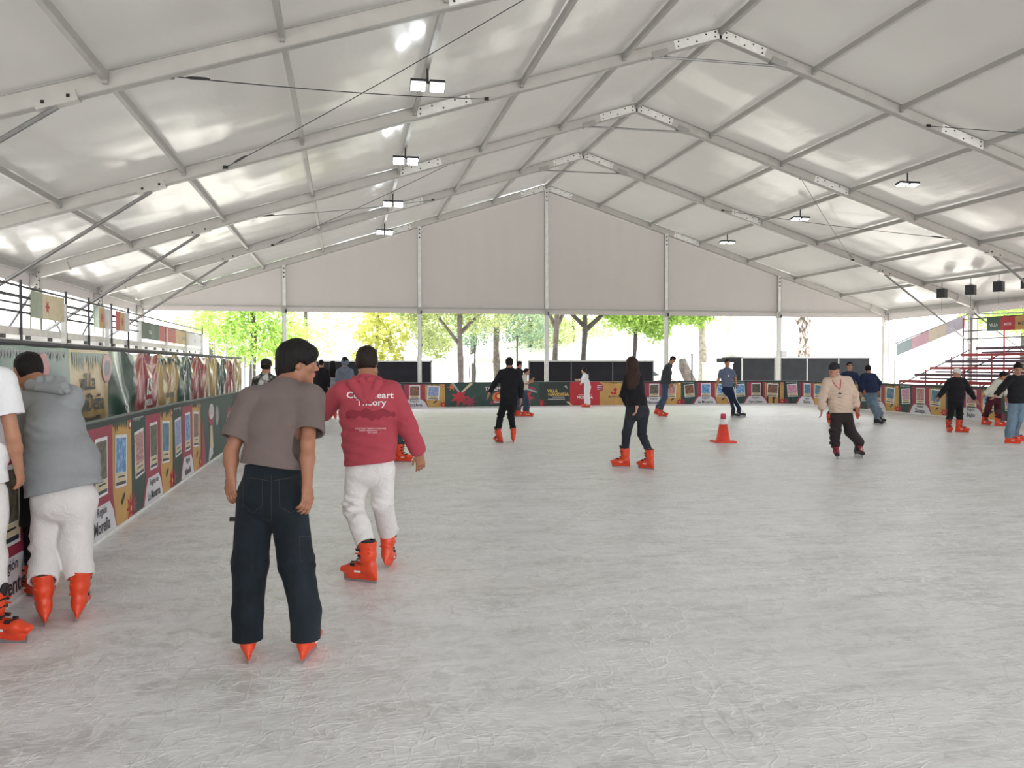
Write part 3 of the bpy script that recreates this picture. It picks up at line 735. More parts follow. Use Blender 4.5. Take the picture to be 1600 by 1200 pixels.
def bike(x, y, rz, lab):
    r = empty('bicycle', (x, y, -.06), rz, label=lab, cat='bicycle', group='bicycles beyond the far boards')
    for a in (-.52, .52): MB().tube([(a+.33*math.cos(t*math.pi/10), 0, .35+.33*math.sin(t*math.pi/10)) for t in range(21)], .02, DARK, 6).tube([(a, 0, .05), (a, 0, .65)], .004, STEEL, 4).tube([(a-.3, 0, .35), (a+.3, 0, .35)], .004, STEEL, 4).build('wheel', r)
    MB().tube([(-.52, 0, .35), (-.05, 0, .3), (.38, 0, .8), (-.2, 0, .85), (-.52, 0, .35)], .018, DARK, 6).tube([(-.05, 0, .3), (-.24, 0, .95)], .018, DARK, 6).tube([(.52, 0, .35), (.36, 0, 1.0)], .018, DARK, 6).build('frame', r)
    MB().box((-.25, 0, .97), (.25, .12, .05), BOLT).build('saddle', r)
    MB().tube([(.3, -.28, 1.02), (.36, 0, 1.0), (.3, .28, 1.02)], .015, BOLT, 6).build('handlebar', r)
bike(14.6, 36.3, .2, 'dark bicycle parked beyond the far boards right of the leaning skater'); bike(15.1, 36.9, -.3, 'second dark bicycle, parked behind the first beyond the far boards')
for x, y, h, w in ((5.7, 36.8, 2.5, 'left of the black skater'), (7.55, 36.4, 2.9, 'by the end of the middle black hoarding'), (16.0, 36.6, 2.1, 'right of the bicycles')):
    MB().tube([(x, y, -.05), (x, y, h)], .04, DARK).lathe([(.07, 0), (.05, .06), (.0, .1)], (x, y, h), DARK, 10).build('bollard_pole', label=f'thin dark pole beyond the far boards {w}', cat='pole')
# ---------------------------------------------------------------- trees
def bark_mat(n, c): return plain('bark_'+n, c, .9, 0, .35, 6, .8, 18)
BK1, BK2, BK3 = bark_mat('grey', (.15, .13, .12)), bark_mat('dark', (.085, .075, .07)), bark_mat('pale', (.42, .38, .33))
def mottled():
    m, nt = newmat('bark_mottled'); n = noise(nt, coords(nt, (1, 1, .5)), 7, 3, .6)
    out(nt, bsdf(nt, ramp(nt, n, [(.42, (.09, .07, .06)), (.5, (.28, .22, .19)), (.58, (.6, .55, .5))]), .9).outputs[0]); return m
BKM = mottled()
def leafm(n, c):
    m, nt = newmat('leaf_'+n); v = coords(nt); q = noise(nt, v, 3, 2)
    cc = mixc(nt, ramp(nt, q, [(.3, 0.), (.7, 1.)]), tuple(x*.6 for x in c), tuple(min(1, x*1.3) for x in c))
    d = N(nt, 'ShaderNodeBsdfDiffuse'); t = N(nt, 'ShaderNodeBsdfTranslucent'); L(nt, cc, d.inputs[0]); L(nt, cc, t.inputs[0])
    mx = N(nt, 'ShaderNodeMixShader'); mx.inputs[0].default_value = .5; L(nt, d.outputs[0], mx.inputs[1]); L(nt, t.outputs[0], mx.inputs[2]); out(nt, mx.outputs[0]); return m
LG, LY, LO, LD = leafm('green', (.42, .60, .17)), leafm('yellow', (.68, .70, .24)), leafm('olive', (.44, .50, .25)), leafm('dark', (.28, .38, .27))
def crown(name, parent, blobs, mat, n, size, seed, droop=0):
    rg = np.random.default_rng(seed)
    w = np.array([float(b[3]**2*b[4]) for b in blobs]); w /= w.sum()
    idx = rg.choice(len(blobs), n, p=w); B = np.array(blobs, dtype=float)[idx]
    d = rg.normal(size=(n, 3)); d /= np.linalg.norm(d, axis=1)[:, None]
    # clusters on twigs
    rad = rg.uniform(.35, 1, n)**.5
    cl = rg.normal(size=(n//14+1, 3)); cl /= np.linalg.norm(cl, axis=1)[:, None]
    cid = rg.integers(0, len(cl), n); d = cl[cid]+.16*rg.normal(size=(n, 3)); rad = rad*.35+.65*rg.uniform(.4, 1, len(cl))[cid]
    P = B[:, :3]+d*rad[:, None]*np.stack([B[:, 3], B[:, 3], B[:, 4]], 1)
    P[:, 2] -= droop*rg.uniform(0, 1, n)
    a = rg.normal(size=(n, 3)); a /= np.linalg.norm(a, axis=1)[:, None]; b = np.cross(a, rg.normal(size=(n, 3))); b /= np.linalg.norm(b, axis=1)[:, None]
    s = size*rg.uniform(.6, 1.2, n)[:, None]; a = a*s; b = b*s*.45
    V = np.stack([P-a, P+b, P+a, P-b], 1).reshape(-1, 3); Fc = np.arange(n*4).reshape(-1, 4)
    return mesh_obj(name, V, Fc, mat, parent)
def tree(px, Y, tr, bk, blobs, leaf, n, lab, lean=0, fork=None, h=7, size=.1, seed=1, droop=0):
    u = (px-800)/F; th = math.atan(u)+YAW; X = Y*math.tan(th)
    r = empty('tree', (X, Y, -.06), label=lab, cat='tree', group='trees beyond the far end')
    rnd = random.Random(seed); pts = []; rs = []
    for i in range(12):
        t = i/11; pts.append((lean*t*h+.06*math.sin(t*7+seed), .05*math.cos(t*5), t*h)); rs.append(tr*(1.15-.45*t+(.12*math.sin(i*2.1+seed))))
    m = MB().tube(pts, rs, bk, 12)
    if fork:
        for dx, z0, z1, rr2 in fork: m.tube([(lean*z0, 0, z0), (lean*z0+dx*.5, .1, (z0+z1)/2), (lean*z0+dx, .2, z1)], [rr2*1.1, rr2*.9, rr2*.6], bk, 10)
    m.build('trunk', r, smooth=True)
    if blobs: crown('crown', r, blobs, leaf, n, size, seed, droop)
tree(718, 38, .13, BK1, [(-.6, 0, 5.0, 1.8, 1.3), (1.2, .5, 4.2, 1.5, 1.1), (-1.4, 0, 2.9, .9, .8), (0, 0, 6.5, 2.5, 1.2)], LO, 9000, 'leafy grey-trunked tree left of the black skater', .02, [(1.4, 3.2, 4.6, .09), (-1.2, 2.6, 4.2, .08)], seed=1)
tree(777, 43, .17, BK1, [(-1.5, 0, 3.6, 1.5, 1.2), (1.5, 0, 3.9, 1.8, 1.4), (0, 0, 6, 2.5, 1.5)], LD, 8000, 'thick-trunked dark tree directly behind the black skater', 0, seed=2)
tree(869, 37.5, .13, BK1, [(.2, 0, 6.6, 2.2, 1.2)], LO, 3500, 'slim forked tree just right of the tall middle post', 0, [(.9, 3.4, 5.2, .09), (-.8, 3.4, 5.2, .09)], seed=3)
tree(912, 38.5, .13, BK2, [(2.4, 0, 4.6, 1.7, 1.0), (.5, 0, 6, 2, 1.2), (3.8, .4, 4.3, 1.2, .9)], LG, 9000, 'dark-trunked tree with bright green leaves behind the woman in white', 0, [(1.5, 3.3, 4.6, .12), (-1.2, 3.6, 4.8, .1)], seed=4, size=.12)
tree(988, 39.5, .1, BK2, [(.4, 0, 4.4, 1.7, 1.2), (2.4, 0, 4.7, 1.6, 1.0), (3.6, 0, 4.5, 1.1, .9), (-.9, 0, 4.8, 1, .9), (1.3, 0, 3.4, .8, .6)], LG, 12000, 'thin young tree with bright green leaves behind the long-haired woman', .03, seed=5, size=.12)
tree(1097, 40, .2, BK3, [(-.8, 0, 5.3, 1.4, 1.1), (.1, 0, 6.2, 1.3, 1)], LG, 3500, 'pale-trunked tree left of the white cabinet', -.01, seed=6)
tree(1255, 41, .31, BKM, [(0, 0, 8, 2.4, 1.2)], LO, 2500, 'mottled thick tree trunk behind the dark grey hoarding', .01, [(-.9, 3.6, 5.4, .2), (.9, 3.6, 5.4, .2)], seed=7)
tree(1132, 48, .22, BK3, [(0, 0, 8, 2, 1)], LO, 1500, 'distant pale leaning tree above the white cabinet', .06, seed=8)
tree(590, 38, .07, BK1, [(-.2, 0, 3.3, .9, .8), (.5, 0, 2.3, .7, .7), (0, 0, 4.4, .8, .7), (.9, 0, 3.3, .6, .8), (-.8, 0, 2.2, .5, .5)], LY, 2300, 'young yellow-green tree behind the head of the pink hoodie', 0, seed=9, size=.13, droop=.2)
tree(655, 41, .12, BK2, [(-.4, 0, 4.6, 1.5, 1.0), (.6, 0, 3.6, 1.2, .9), (.9, 0, 2.6, .9, .7)], LO, 5000, 'olive tree behind the second gable post', .02, seed=10)
tree(395, 42, .15, BK2, [(0, 0, 2.9, 1.9, 1.3), (-1.4, 0, 4.0, 1.5, 1.2), (1.6, 0, 3.2, 1.3, 1.1), (.5, 0, 4.8, 1.6, .9)], LG, 7500, 'broad light green tree at the far end of the walkway', 0, seed=11, size=.12)
tree(330, 46, .15, BK2, [(0, 0, 4.2, 1.5, 1.2), (-1.5, 0, 3.4, 1.2, 1)], LO, 1800, 'sparse tree seen above the walkway banner', 0, seed=12)
tree(480, 48, .12, BK2, [(0, 0, 3.0, 2.0, 1.1), (1.6, 0, 4.4, 1.4, 1.0), (-1, 0, 4.8, 1.2, .8)], LG, 2200, 'distant light green tree between the first and second gable posts', 0, seed=13)
tree(830, 46, .16, BK2, [(0, 0, 4.3, 2.0, 1.6), (1.5, 0, 3.6, 1.4, 1.2)], LO, 6000, 'full olive tree just left of the tall middle post', 0, seed=14)
tree(895, 50, .16, BK2, [(-1.5, 0, 3.4, 2.0, 1.4), (1.6, 0, 4.4, 1.8, 1.2)], LO, 6000, 'distant olive tree between the two trunks right of the middle post', 0, seed=15)
tree(740, 50, .2, BK2, [(-2, 0, 4, 2.4, 1.6), (1, 0, 5, 2.4, 1.3)], LG, 4500, 'distant green tree between the second post and the middle post', 0, seed=16)
tree(1600, 34, .2, BK2, [(0, 0, 4.2, 1.8, 1.3), (-2.2, 0, 4.4, 1.5, 1.2)], LG, 6000, 'sunlit tree beyond the top of the bleachers', 0, seed=17)
# broken leaning stump
MB().tube([(17.6, 38, -.06), (17.2, 38, .8), (16.85, 38, 1.5), (16.75, 38, 1.95)], [.32, .28, .26, .16], BK1, 10).build('tree_stump', smooth=True, label='broken leaning tree stump right of the dark pole', cat='tree stump')
for o in bpy.data.objects:
    if o.name.startswith('tree_stump'): o.location.x = -.65
# ---------------------------------------------------------------- traffic cone
g = yaw2w(gnd(1130, 691)); r = empty('traffic_cone', tuple(g), label='orange traffic cone with a white band standing on the open ice', cat='traffic cone')
CO = plain('cone_orange', (.80, .06, .03), .4); CW = plain('cone_white', (.8, .78, .76), .4); CP = plain('cone_tip', (.55, .03, .1), .4)
MB().lathe([(.16, .03), (.15, .05), (.085, .38)], (0, 0, 0), CO).build('cone_body', r, smooth=True)
MB().lathe([(.0845, .38), (.06, .50)], (0, 0, 0), CW).build('white_band', r, smooth=True)
MB().lathe([(.058, .50), (.055, .60), (.045, .61)], (0, 0, 0), CP, 16).build('cone_tip', r, smooth=True)
MB().box((0, 0, .02), (.42, .42, .04), CO).build('base', r)
# ---------------------------------------------------------------- light
w = bpy.data.worlds.new('sky'); SC.world = w; w.use_nodes = True; nt = w.node_tree; nt.nodes.clear()
bg = N(nt, 'ShaderNodeBackground'); bg.inputs[0].default_value = (.95, .975, 1, 1); bg.inputs[1].default_value = 4.0
ow = N(nt, 'ShaderNodeOutputWorld'); L(nt, bg.outputs[0], ow.inputs[0])
sun = bpy.data.lights.new('sun', 'SUN'); sun.energy = 13; sun.angle = .02; sun.color = (1, .95, .86)
so = bpy.data.objects.new('sun', sun); COL.objects.link(so)
so.rotation_euler = Vector((-.45, -.25, -1.25)).to_track_quat('-Z', 'Y').to_euler()
SC.view_settings.view_transform = 'Standard'; SC.view_settings.look = 'None'; SC.view_settings.gamma = 1; SC.view_settings.use_curve_mapping = False
SC.view_settings.exposure = 0.0
SC.cycles.use_denoising = True
SC.cycles.max_bounces = 8; SC.cycles.diffuse_bounces = 5; SC.cycles.glossy_bounces = 3; SC.cycles.transmission_bounces = 6
SC.cycles.sample_clamp_indirect = 6
# ================================================================ implicit surfaces -> smooth meshes
class SDF:
    """rounded, flattened, tapered primitives blended into one surface (yawed frame, metres)"""
    def __init__(s): s.p = []
    def seg(s, a, b, ra, rb, k=.02, side=(1, 0, 0), flat=(0, 0), neg=False):
        ra = ra if isinstance(ra, tuple) else (ra, ra); rb = rb if isinstance(rb, tuple) else (rb, rb)
        s.p.append((np.array(a, float), np.array(b, float), ra, rb, k, np.array(side, float), flat, neg)); return s
    def ell(s, c, r, k=.02, axes=None, neg=False):
        s.p.append(('e', np.array(c, float), np.array(r, float), k, np.eye(3) if axes is None else np.array(axes, float), neg)); return s
    def cut(s, p, n):   # remove the half space on side n
        s.p.append(('c', np.array(p, float), np.array(n, float)/np.linalg.norm(n))); return s
    def mesh(s, h, disp=None):
        lo = np.full(3, 1e9); hi = -lo
        for q in s.p:
            if isinstance(q[0], str) and q[0] == 'c': continue
            if isinstance(q[0], str):
                if q[5]: continue
                R = max(q[2]); lo = np.minimum(lo, q[1]-R); hi = np.maximum(hi, q[1]+R)
            else:
                if q[7]: continue
                R = max(max(q[2]), max(q[3])); lo = np.minimum(lo, np.minimum(q[0], q[1])-R); hi = np.maximum(hi, np.maximum(q[0], q[1])+R)
        lo -= 3*h+.01; hi += 3*h+.01
        n = np.ceil((hi-lo)/h).astype(int)+1
        G = np.full(n, .3, dtype=np.float32)
        ax = [lo[i]+h*np.arange(n[i]) for i in range(3)]
        late = []
        def isneg(q): return (not isinstance(q[0], str)) and q[7]
        order = [q for q in s.p if not (disp is not None and isneg(q))]+[None]+[q for q in s.p if disp is not None and isneg(q)]
        for q in order:
            if q is None:
                if disp is not None:
                    I = np.nonzero(np.abs(G) < 4*h); P = np.stack([ax[i][I[i]] for i in range(3)], 1); G[I] += disp(P).astype(np.float32)
                continue
            st = q[0] if isinstance(q[0], str) else 's'
            if st == 'c':
                d = ((ax[0]-q[1][0])*q[2][0])[:, None, None]+((ax[1]-q[1][1])*q[2][1])[None, :, None]+((ax[2]-q[1][2])*q[2][2])[None, None, :]
                G = np.maximum(G, d.astype(np.float32)); continue
            if st == 'e': c0 = c1 = q[1]; R = max(q[2])+q[3]+2*h; k = q[3]; neg = q[5]
            else: c0 = np.minimum(q[0], q[1]); c1 = np.maximum(q[0], q[1]); R = max(max(q[2]), max(q[3]))+q[4]+2*h; k = q[4]; neg = q[7]
            i0 = np.clip(np.floor((c0-R-lo)/h).astype(int), 0, n-1); i1 = np.clip(np.ceil((c1+R-lo)/h).astype(int)+1, 1, n)
            if np.any(i1 <= i0): continue
            sl = tuple(slice(a, b) for a, b in zip(i0, i1))
            X, Y, Z = np.meshgrid(ax[0][sl[0]], ax[1][sl[1]], ax[2][sl[2]], indexing='ij', sparse=True)
            if st == 'e':
                D = [X-q[1][0], Y-q[1][1], Z-q[1][2]]; A = q[4]
                U = [(D[0]*A[i][0]+D[1]*A[i][1]+D[2]*A[i][2])/q[2][i] for i in range(3)]
                k1 = np.sqrt(U[0]**2+U[1]**2+U[2]**2)+1e-6; k2 = np.sqrt((U[0]/q[2][0])**2+(U[1]/q[2][1])**2+(U[2]/q[2][2])**2)+1e-6
                d = k1*(k1-1)/k2
            else:
                a, b, ra, rb, k, side, flat, neg = q
                e = b-a; Ln = np.linalg.norm(e)+1e-9; e = e/Ln
                sd = side-e*side.dot(e)
                if np.linalg.norm(sd) < 1e-3: sd = np.array([0, 1, 0.])-e*e[1]
                sd /= np.linalg.norm(sd); fr = np.cross(e, sd)
                D = [X-a[0], Y-a[1], Z-a[2]]
                w = D[0]*e[0]+D[1]*e[1]+D[2]*e[2]; t = np.clip(w/Ln, 0, 1); ex = w-t*Ln
                u = D[0]*sd[0]+D[1]*sd[1]+D[2]*sd[2]; v = D[0]*fr[0]+D[1]*fr[1]+D[2]*fr[2]
                Wd = ra[0]+(rb[0]-ra[0])*t; Dd = ra[1]+(rb[1]-ra[1])*t; Rm = np.minimum(Wd, Dd)
                k1 = np.sqrt((u/Wd)**2+(v/Dd)**2+(ex/Rm)**2)+1e-6; k2 = np.sqrt((u/Wd**2)**2+(v/Dd**2)**2+(ex/Rm**2)**2)+1e-6
                d = k1*(k1-1)/k2
                if flat[0]: d = np.maximum(d, -w)
                if flat[1]: d = np.maximum(d, w-Ln)
            g = G[sl]; d = d.astype(np.float32)
            if neg:
                G[sl] = np.maximum(g, -d)
            else:
                hh = np.maximum(k-np.abs(g-d), 0)/k
                G[sl] = np.minimum(g, d)-hh*hh*k*.25
        S = G < 0
        nc = n-1
        C = [(i, j, k_) for i in (0, 1) for j in (0, 1) for k_ in (0, 1)]
        cnt = np.zeros(nc, dtype=np.int8)
        for (i, j, k_) in C: cnt += S[i:nc[0]+i, j:nc[1]+j, k_:nc[2]+k_]
        act = (cnt > 0) & (cnt < 8); I = np.stack(np.nonzero(act), 1)
        idx = np.full(nc, -1, dtype=np.int32); idx[act] = np.arange(len(I))
        val = {c: G[I[:, 0]+c[0], I[:, 1]+c[1], I[:, 2]+c[2]] for c in C}
        acc = np.zeros((len(I), 3)); wn = np.zeros(len(I))
        for c in C:
            for a_ in range(3):
                if c[a_] == 0:
                    c2 = list(c); c2[a_] = 1; c2 = tuple(c2); A = val[c]; B = val[c2]; mm = (A < 0) != (B < 0)
                    t = A/(A-B+1e-12*(A == B)); p = np.tile(np.array(c, float), (len(I), 1)); p[:, a_] = t
                    acc[mm] += p[mm]; wn[mm] += 1
        V = lo+h*(I+acc/wn[:, None])
        Fs = []
        for a_ in range(3):
            b_, c_ = (a_+1) % 3, (a_+2) % 3
            s0 = [slice(1, nc[i]) for i in range(3)]; s1 = list(s0); s0[a_] = slice(0, nc[a_]); s1[a_] = slice(1, nc[a_]+1)
            A = S[tuple(s0)]; B = S[tuple(s1)]
            E_ = np.stack(np.nonzero(A != B), 1)
            off = np.ones(3, int); off[a_] = 0; E_ = E_+off
            inside = S[E_[:, 0], E_[:, 1], E_[:, 2]]
            def cell(db, dc):
                q = E_.copy(); q[:, b_] -= db; q[:, c_] -= dc; return idx[q[:, 0], q[:, 1], q[:, 2]]
            Q = np.stack([cell(1, 1), cell(0, 1), cell(0, 0), cell(1, 0)], 1)
            Q[~inside] = Q[~inside][:, ::-1]; Fs.append(Q)
        Fq = np.concatenate(Fs); Fq = Fq[(Fq >= 0).all(1)]
        return V, Fq
def sines(seed, freq, n=5):
    rg = np.random.default_rng(seed); K = rg.normal(size=(n, 3)); K /= np.linalg.norm(K, axis=1)[:, None]; K *= freq*rg.uniform(.6, 1.5, (n, 1)); ph = rg.uniform(0, 6.28, n)
    return lambda P: np.sin(P@K.T+ph).sum(1)/math.sqrt(n)
def folds(seed, amp, zs=None, vert=.45):
    """soft cloth creases: warped bands, stronger near the heights in zs"""
    w3 = sines(seed+2, 7); w = sines(seed, 9); w2 = sines(seed+1, 22); rg = np.random.default_rng(seed); ph = rg.uniform(0, 6)
    def f(P):
        ww = w(P); a = np.full(len(P), .35)
        if zs:
            a = a*.7
            for z, s_ in zs: a = a+.7*np.exp(-((P[:, 2]-z)/s_)**2)
        Q = P*np.array([1, 1, 1.])
        band = np.sin(P[:, 2]*88+ww*2.6+P[:, 0]*26+ph)*.5+np.sin(P[:, 2]*52-ww*2.3+P[:, 1]*30-P[:, 0]*20)*.6+w2(P)*.35*vert
        mk = np.clip(.5+.9*w3(P), 0, 1.3); return amp*a*band*mk+amp*.35*w2(P)
    return f
def unit(v): v = np.array(v, float); return v/(np.linalg.norm(v)+1e-9)
SK = {'tan': skin('skin_tan', (.45, .23, .145)), 'brown': skin('skin_brown', (.35, .165, .10)), 'light': skin('skin_light', (.60, .36, .26))}
LIP = plain('lips', (.42, .16, .13), .45); EYEW = plain('eye_white', (.75, .72, .7), .2, bmp=0); BROW = plain('brow_hair', (.02, .014, .012), .7)
HB, HBR, HG = hairm('hair_black', (.012, .010, .010)), hairm('hair_dark_brown', (.035, .02, .016)), hairm('hair_grey', (.3, .3, .32))
def headaxes(face, roll=0):
    f = unit(face); r = np.cross(f, (0, 0, 1)); r = unit(r); u = np.cross(r, f)
    c, s = math.cos(roll), math.sin(roll); r2 = r*c+u*s; u2 = u*c-r*s
    return r2, f, u2
def head_prims(S, c, ax_, sc=1.0):
    r, f, u = ax_; A = np.stack([r, f, u])
    P = lambda x, y, z: c+sc*(r*x+f*y+u*z)
    def E(x, y, z, a, b, d, k=.02, neg=False): S.ell(P(x, y, z), np.array([a, b, d])*sc, k, A, neg)
    def G(p, q, ra, rb, k=.015): S.seg(P(*p), P(*q), ra*sc, rb*sc, k)
    E(0, -.008, .022, .073, .092, .088); E(0, .022, -.035, .056, .066, .078, .03)
    G((-.040, .02, -.062), (0, .062, -.094), .022, .02, .03); G((.040, .02, -.062), (0, .062, -.094), .022, .02, .03)
    E(0, .070, -.094, .018, .016, .014, .015)
    G((-.042, .070, .024), (0, .080, .022), .012, .013, .02); G((.042, .070, .024), (0, .080, .022), .012, .013, .02)
    G((0, .083, .008), (0, .106, -.028), .0075, .0115, .012); E(-.012, .092, -.034, .009, .011, .008, .008); E(.012, .092, -.034, .009, .011, .008, .008)
    for s_ in (-1, 1):
        E(s_*.040, .056, -.022, .022, .022, .026, .02)
        E(s_*.031, .100, .001, .013, .022, .0085, .01, True)
        E(s_*.031, .070, .001, .013, .013, .0125, .004)
        E(s_*.074, -.006, -.006, .008, .019, .028, .006); E(s_*.080, -.014, .004, .007, .012, .02, .006)
        E(s_*.0825, .000, -.008, .006, .008, .013, .01, True)
        E(s_*.072, .004, -.028, .007, .009, .011, .006)
    G((-.020, .080, -.058), (0, .0925, -.056), .006, .0075, .006); G((.020, .080, -.058), (0, .0925, -.056), .006, .0075, .006)
    G((-.017, .079, -.067), (0, .089, -.068), .006, .0085, .006); G((.017, .079, -.067), (0, .089, -.068), .006, .0085, .006)
def head_mat(c, ax_, sc):
    r, f, u = ax_
    def fn(P):
        D = (P-c)/sc; x = np.abs(D@r); y = D@f; z = D@u; m = np.zeros(len(P), int)
        m[(x < .024) & (y > .074) & (z < -.050) & (z > -.076)] = 1
        m[(x > .012) & (x < .05) & (y > .06) & (z > .019+.12*(x-.03)**2*10) & (z < .028)] = 2
        e = (((x-.031)/.0125)**2+((z-.001)/.0055)**2 < 1) & (y > .06); m[e] = 3
        e = (((x-.031)/.006)**2+((z-.001)/.0055)**2 < 1) & (y > .06); m[e] = 2
        e = (x > .017) & (x < .046) & (y > .06) & (z > .006) & (z < .0095); m[e] = 2
        return m
    return fn
def hand_prims(S, w, d, palm, tside, curl=.5, sc=1.0, k=.006):
    """w wrist, d hand direction, palm normal, tside thumb side"""
    d = unit(d); palm = unit(np.array(palm)-d*np.dot(palm, d)); t = unit(np.cross(d, palm)); t = t if np.dot(t, tside) > 0 else -t
    S.seg(w-d*.02*sc, w+d*.03*sc, (.027*sc, .019*sc), (.034*sc, .017*sc), .015, t)
    S.seg(w+d*.02*sc, w+d*.082*sc, (.034*sc, .016*sc), (.040*sc, .014*sc), .012, t)
    for i, (o, L_) in enumerate(((.030, .072), (.010, .080), (-.010, .076), (-.029, .060))):
        p = w+d*.085*sc+t*o*sc; a = d; cc = curl*(1+.15*i)
        for j, (fr, rr) in enumerate(((.45, .0092), (.31, .0082), (.24, .0074))):
            ang = cc*(.55+.5*j); a = unit(d*math.cos(ang*.9)+palm*math.sin(ang*.9)+t*o*1.5)
            q = p+a*L_*fr*sc; S.seg(p, q, rr*sc, rr*.93*sc, k); p = q
    p = w+d*.022*sc+t*.026*sc; q = p+(unit(d*.75+t*.6+palm*.3))*.042*sc; S.seg(p, q, .0135*sc, .0105*sc, .012)
    S.seg(q, q+unit(d*.9+t*.15+palm*.35)*.034*sc, .0100*sc, .0082*sc, k)
# -------------------------------------------------------------- skates (built once, then copied)
ORG = plain('skate_orange', (.74, .062, .018), .36, 0, .1, 9, .1, 30); ORG2 = plain('skate_dark_orange', (.5, .05, .02), .5)
BLKP = plain('skate_black', (.012, .012, .014), .5); REDP = plain('skate_red', (.45, .02, .05), .45); BLADE = plain('blade_steel', (.35, .35, .37), .45, .7)
def _boot(h, shell):
    S = SDF(); k = .02
    if shell:
        S.seg((0, -.045, .31), (0, -.05, .21), (.062, .078), (.055, .068), k, flat=(1, 0))
        S.seg((0, -.05, .21), (0, -.055, .12), (.055, .066), (.042, .055), k)
        S.seg((0, -.07, .115), (0, .10, .105), (.044, .045), (.046, .032), k); S.seg((0, .09, .10), (0, .165, .088), (.047, .034), (.036, .026), k)
        S.seg((0, -.088, .14), (0, -.09, .09), .032, .028, k)
        S.seg((0, -.075, .085), (0, -.075, .024), (.038, .05), (.008, .06), .012); S.seg((0, .09, .08), (0, .09, .022), (.038, .055), (.008, .065), .012)
        S.seg((0, -.08, .055), (0, .12, .055), (.014, .036), (.013, .034), .01, (1, 0, 0))
        S.seg((0, -.12, .055), (0, .16, .055), .008, .008, .01)
        S.seg((0, -.045, .36), (0, -.05, .26), (.050, .064), (.044, .056), .005, neg=True)
        for z in (.17, .235, .27): S.seg((-.05, -.1, z), (-.05, .03, z-.01), .006, .006, .006)
    else:
        S.seg((0, -.045, .26), (0, -.06, .12), (.062, .07), (.046, .06), k, flat=(1, 0)); S.seg((0, -.07, .10), (0, .14, .085), (.044, .04), (.042, .03), k)
        S.seg((0, -.10, .075), (0, .15, .062), (.035, .012), (.035, .012), .008); S.seg((0, -.045, .3), (0, -.05, .2), (.052, .06), (.046, .052), .005, neg=True)
        S.seg((0, -.08, .06), (0, -.08, .04), .012, .006); S.seg((0, .1, .06), (0, .1, .04), .012, .006)
    return S.mesh(h)
def _skate_meshes(kind):
    out_ = {}
    V, Fc = _boot(.005, kind == 'orange'); m = bpy.data.meshes.new('boot'); m.from_pydata(V.tolist(), [], Fc.tolist()); m.materials.append(ORG if kind == 'orange' else BLKP)
    m.polygons.foreach_set('use_smooth', np.ones(len(m.polygons), dtype=bool)); m.update(); out_['boot'] = m
    def tomesh(mb, nm):
        me = bpy.data.meshes.new(nm); me.from_pydata(mb.v, [], mb.f)
        for q in mb.mats: me.materials.append(q)
        me.polygons.foreach_set('material_index', np.array(mb.m, dtype=np.int32)); me.update(); return me
    b = MB().box((0, .015, .026), (.004, .285, .052), BLADE); b.box((0, .155, .03), (.004, .02, .04), BLADE); out_['blade'] = tomesh(b, 'blade')
    if kind == 'orange':
        S = SDF(); S.seg((0, -.045, .25), (0, -.045, .33), (.054, .064), (.056, .066), .01, flat=(0, 1)); S.seg((0, .0, .25), (0, .03, .345), (.03, .02), (.028, .016), .01, flat=(0, 0))
        S.seg((0, -.045, .38), (0, -.045, .3), (.046, .06), (.046, .06), .004, neg=True)
        V, Fc = S.mesh(.006); me = bpy.data.meshes.new('liner'); me.from_pydata(V.tolist(), [], Fc.tolist()); me.materials.append(BLKP); me.update(); out_['liner'] = me
        b = MB()
        for (y, z, w) in ((.034, .262, .056), (.022, .215, .052), (.045, .165, .044), (.095, .142, .042)):
            yb = y-.05
            b.tube([(w, yb, z-.012), (w*.72, y-.014, z), (0, y, z+.006), (-w*.72, y-.014, z), (-w, yb, z-.012)], .0055, BLKP, 6)
            for s_ in (-1, 1): b.box((s_*(w-.004), y-.03, z-.006), (.014, .03, .02), BLKP)
        out_['buckle'] = tomesh(b, 'buckle')
        b = MB()
        for s_ in (-1, 1): b.box((s_*.0465, .015, .088), (.004, .055, .014), CARD)
        out_['badge'] = tomesh(b, 'badge')
    else:
        b = MB()
        for q in range(5): b.tube([(.045, .02+.02*q, .19-.02*q), (0, .045+.02*q, .20-.022*q), (-.045, .02+.02*q, .19-.02*q)], .007, REDP if kind == 'red' else STEEL, 6)
        out_['lace'] = tomesh(b, 'lace')
    return out_
_sk = {}
def skate(parent, root, p, yaw, kind, pitch=0, roll=0, sc=1.0):
    """p in the yawed frame: blade bottom point"""
    if kind not in _sk: _sk[kind] = _skate_meshes(kind)
    M = _sk[kind]
    e = bpy.data.objects.new('skate', M['boot']); COL.objects.link(e); e.parent = parent
    q = p-root; e.location = tuple(q); R = Matrix.Rotation(-yaw, 3, 'Z') @ Matrix.Rotation(pitch, 3, 'X') @ Matrix.Rotation(roll, 3, 'Y')
    e.rotation_euler = R.to_euler(); e.scale = (sc, sc, sc)
    for nm, me in M.items():
        if nm == 'boot': continue
        o = bpy.data.objects.new(nm, me); COL.objects.link(o); o.parent = e
        o.location = (0, 0, 0)
    return p+np.array(R @ Vector((0, -.045, .27)))*sc
NP_ = 0
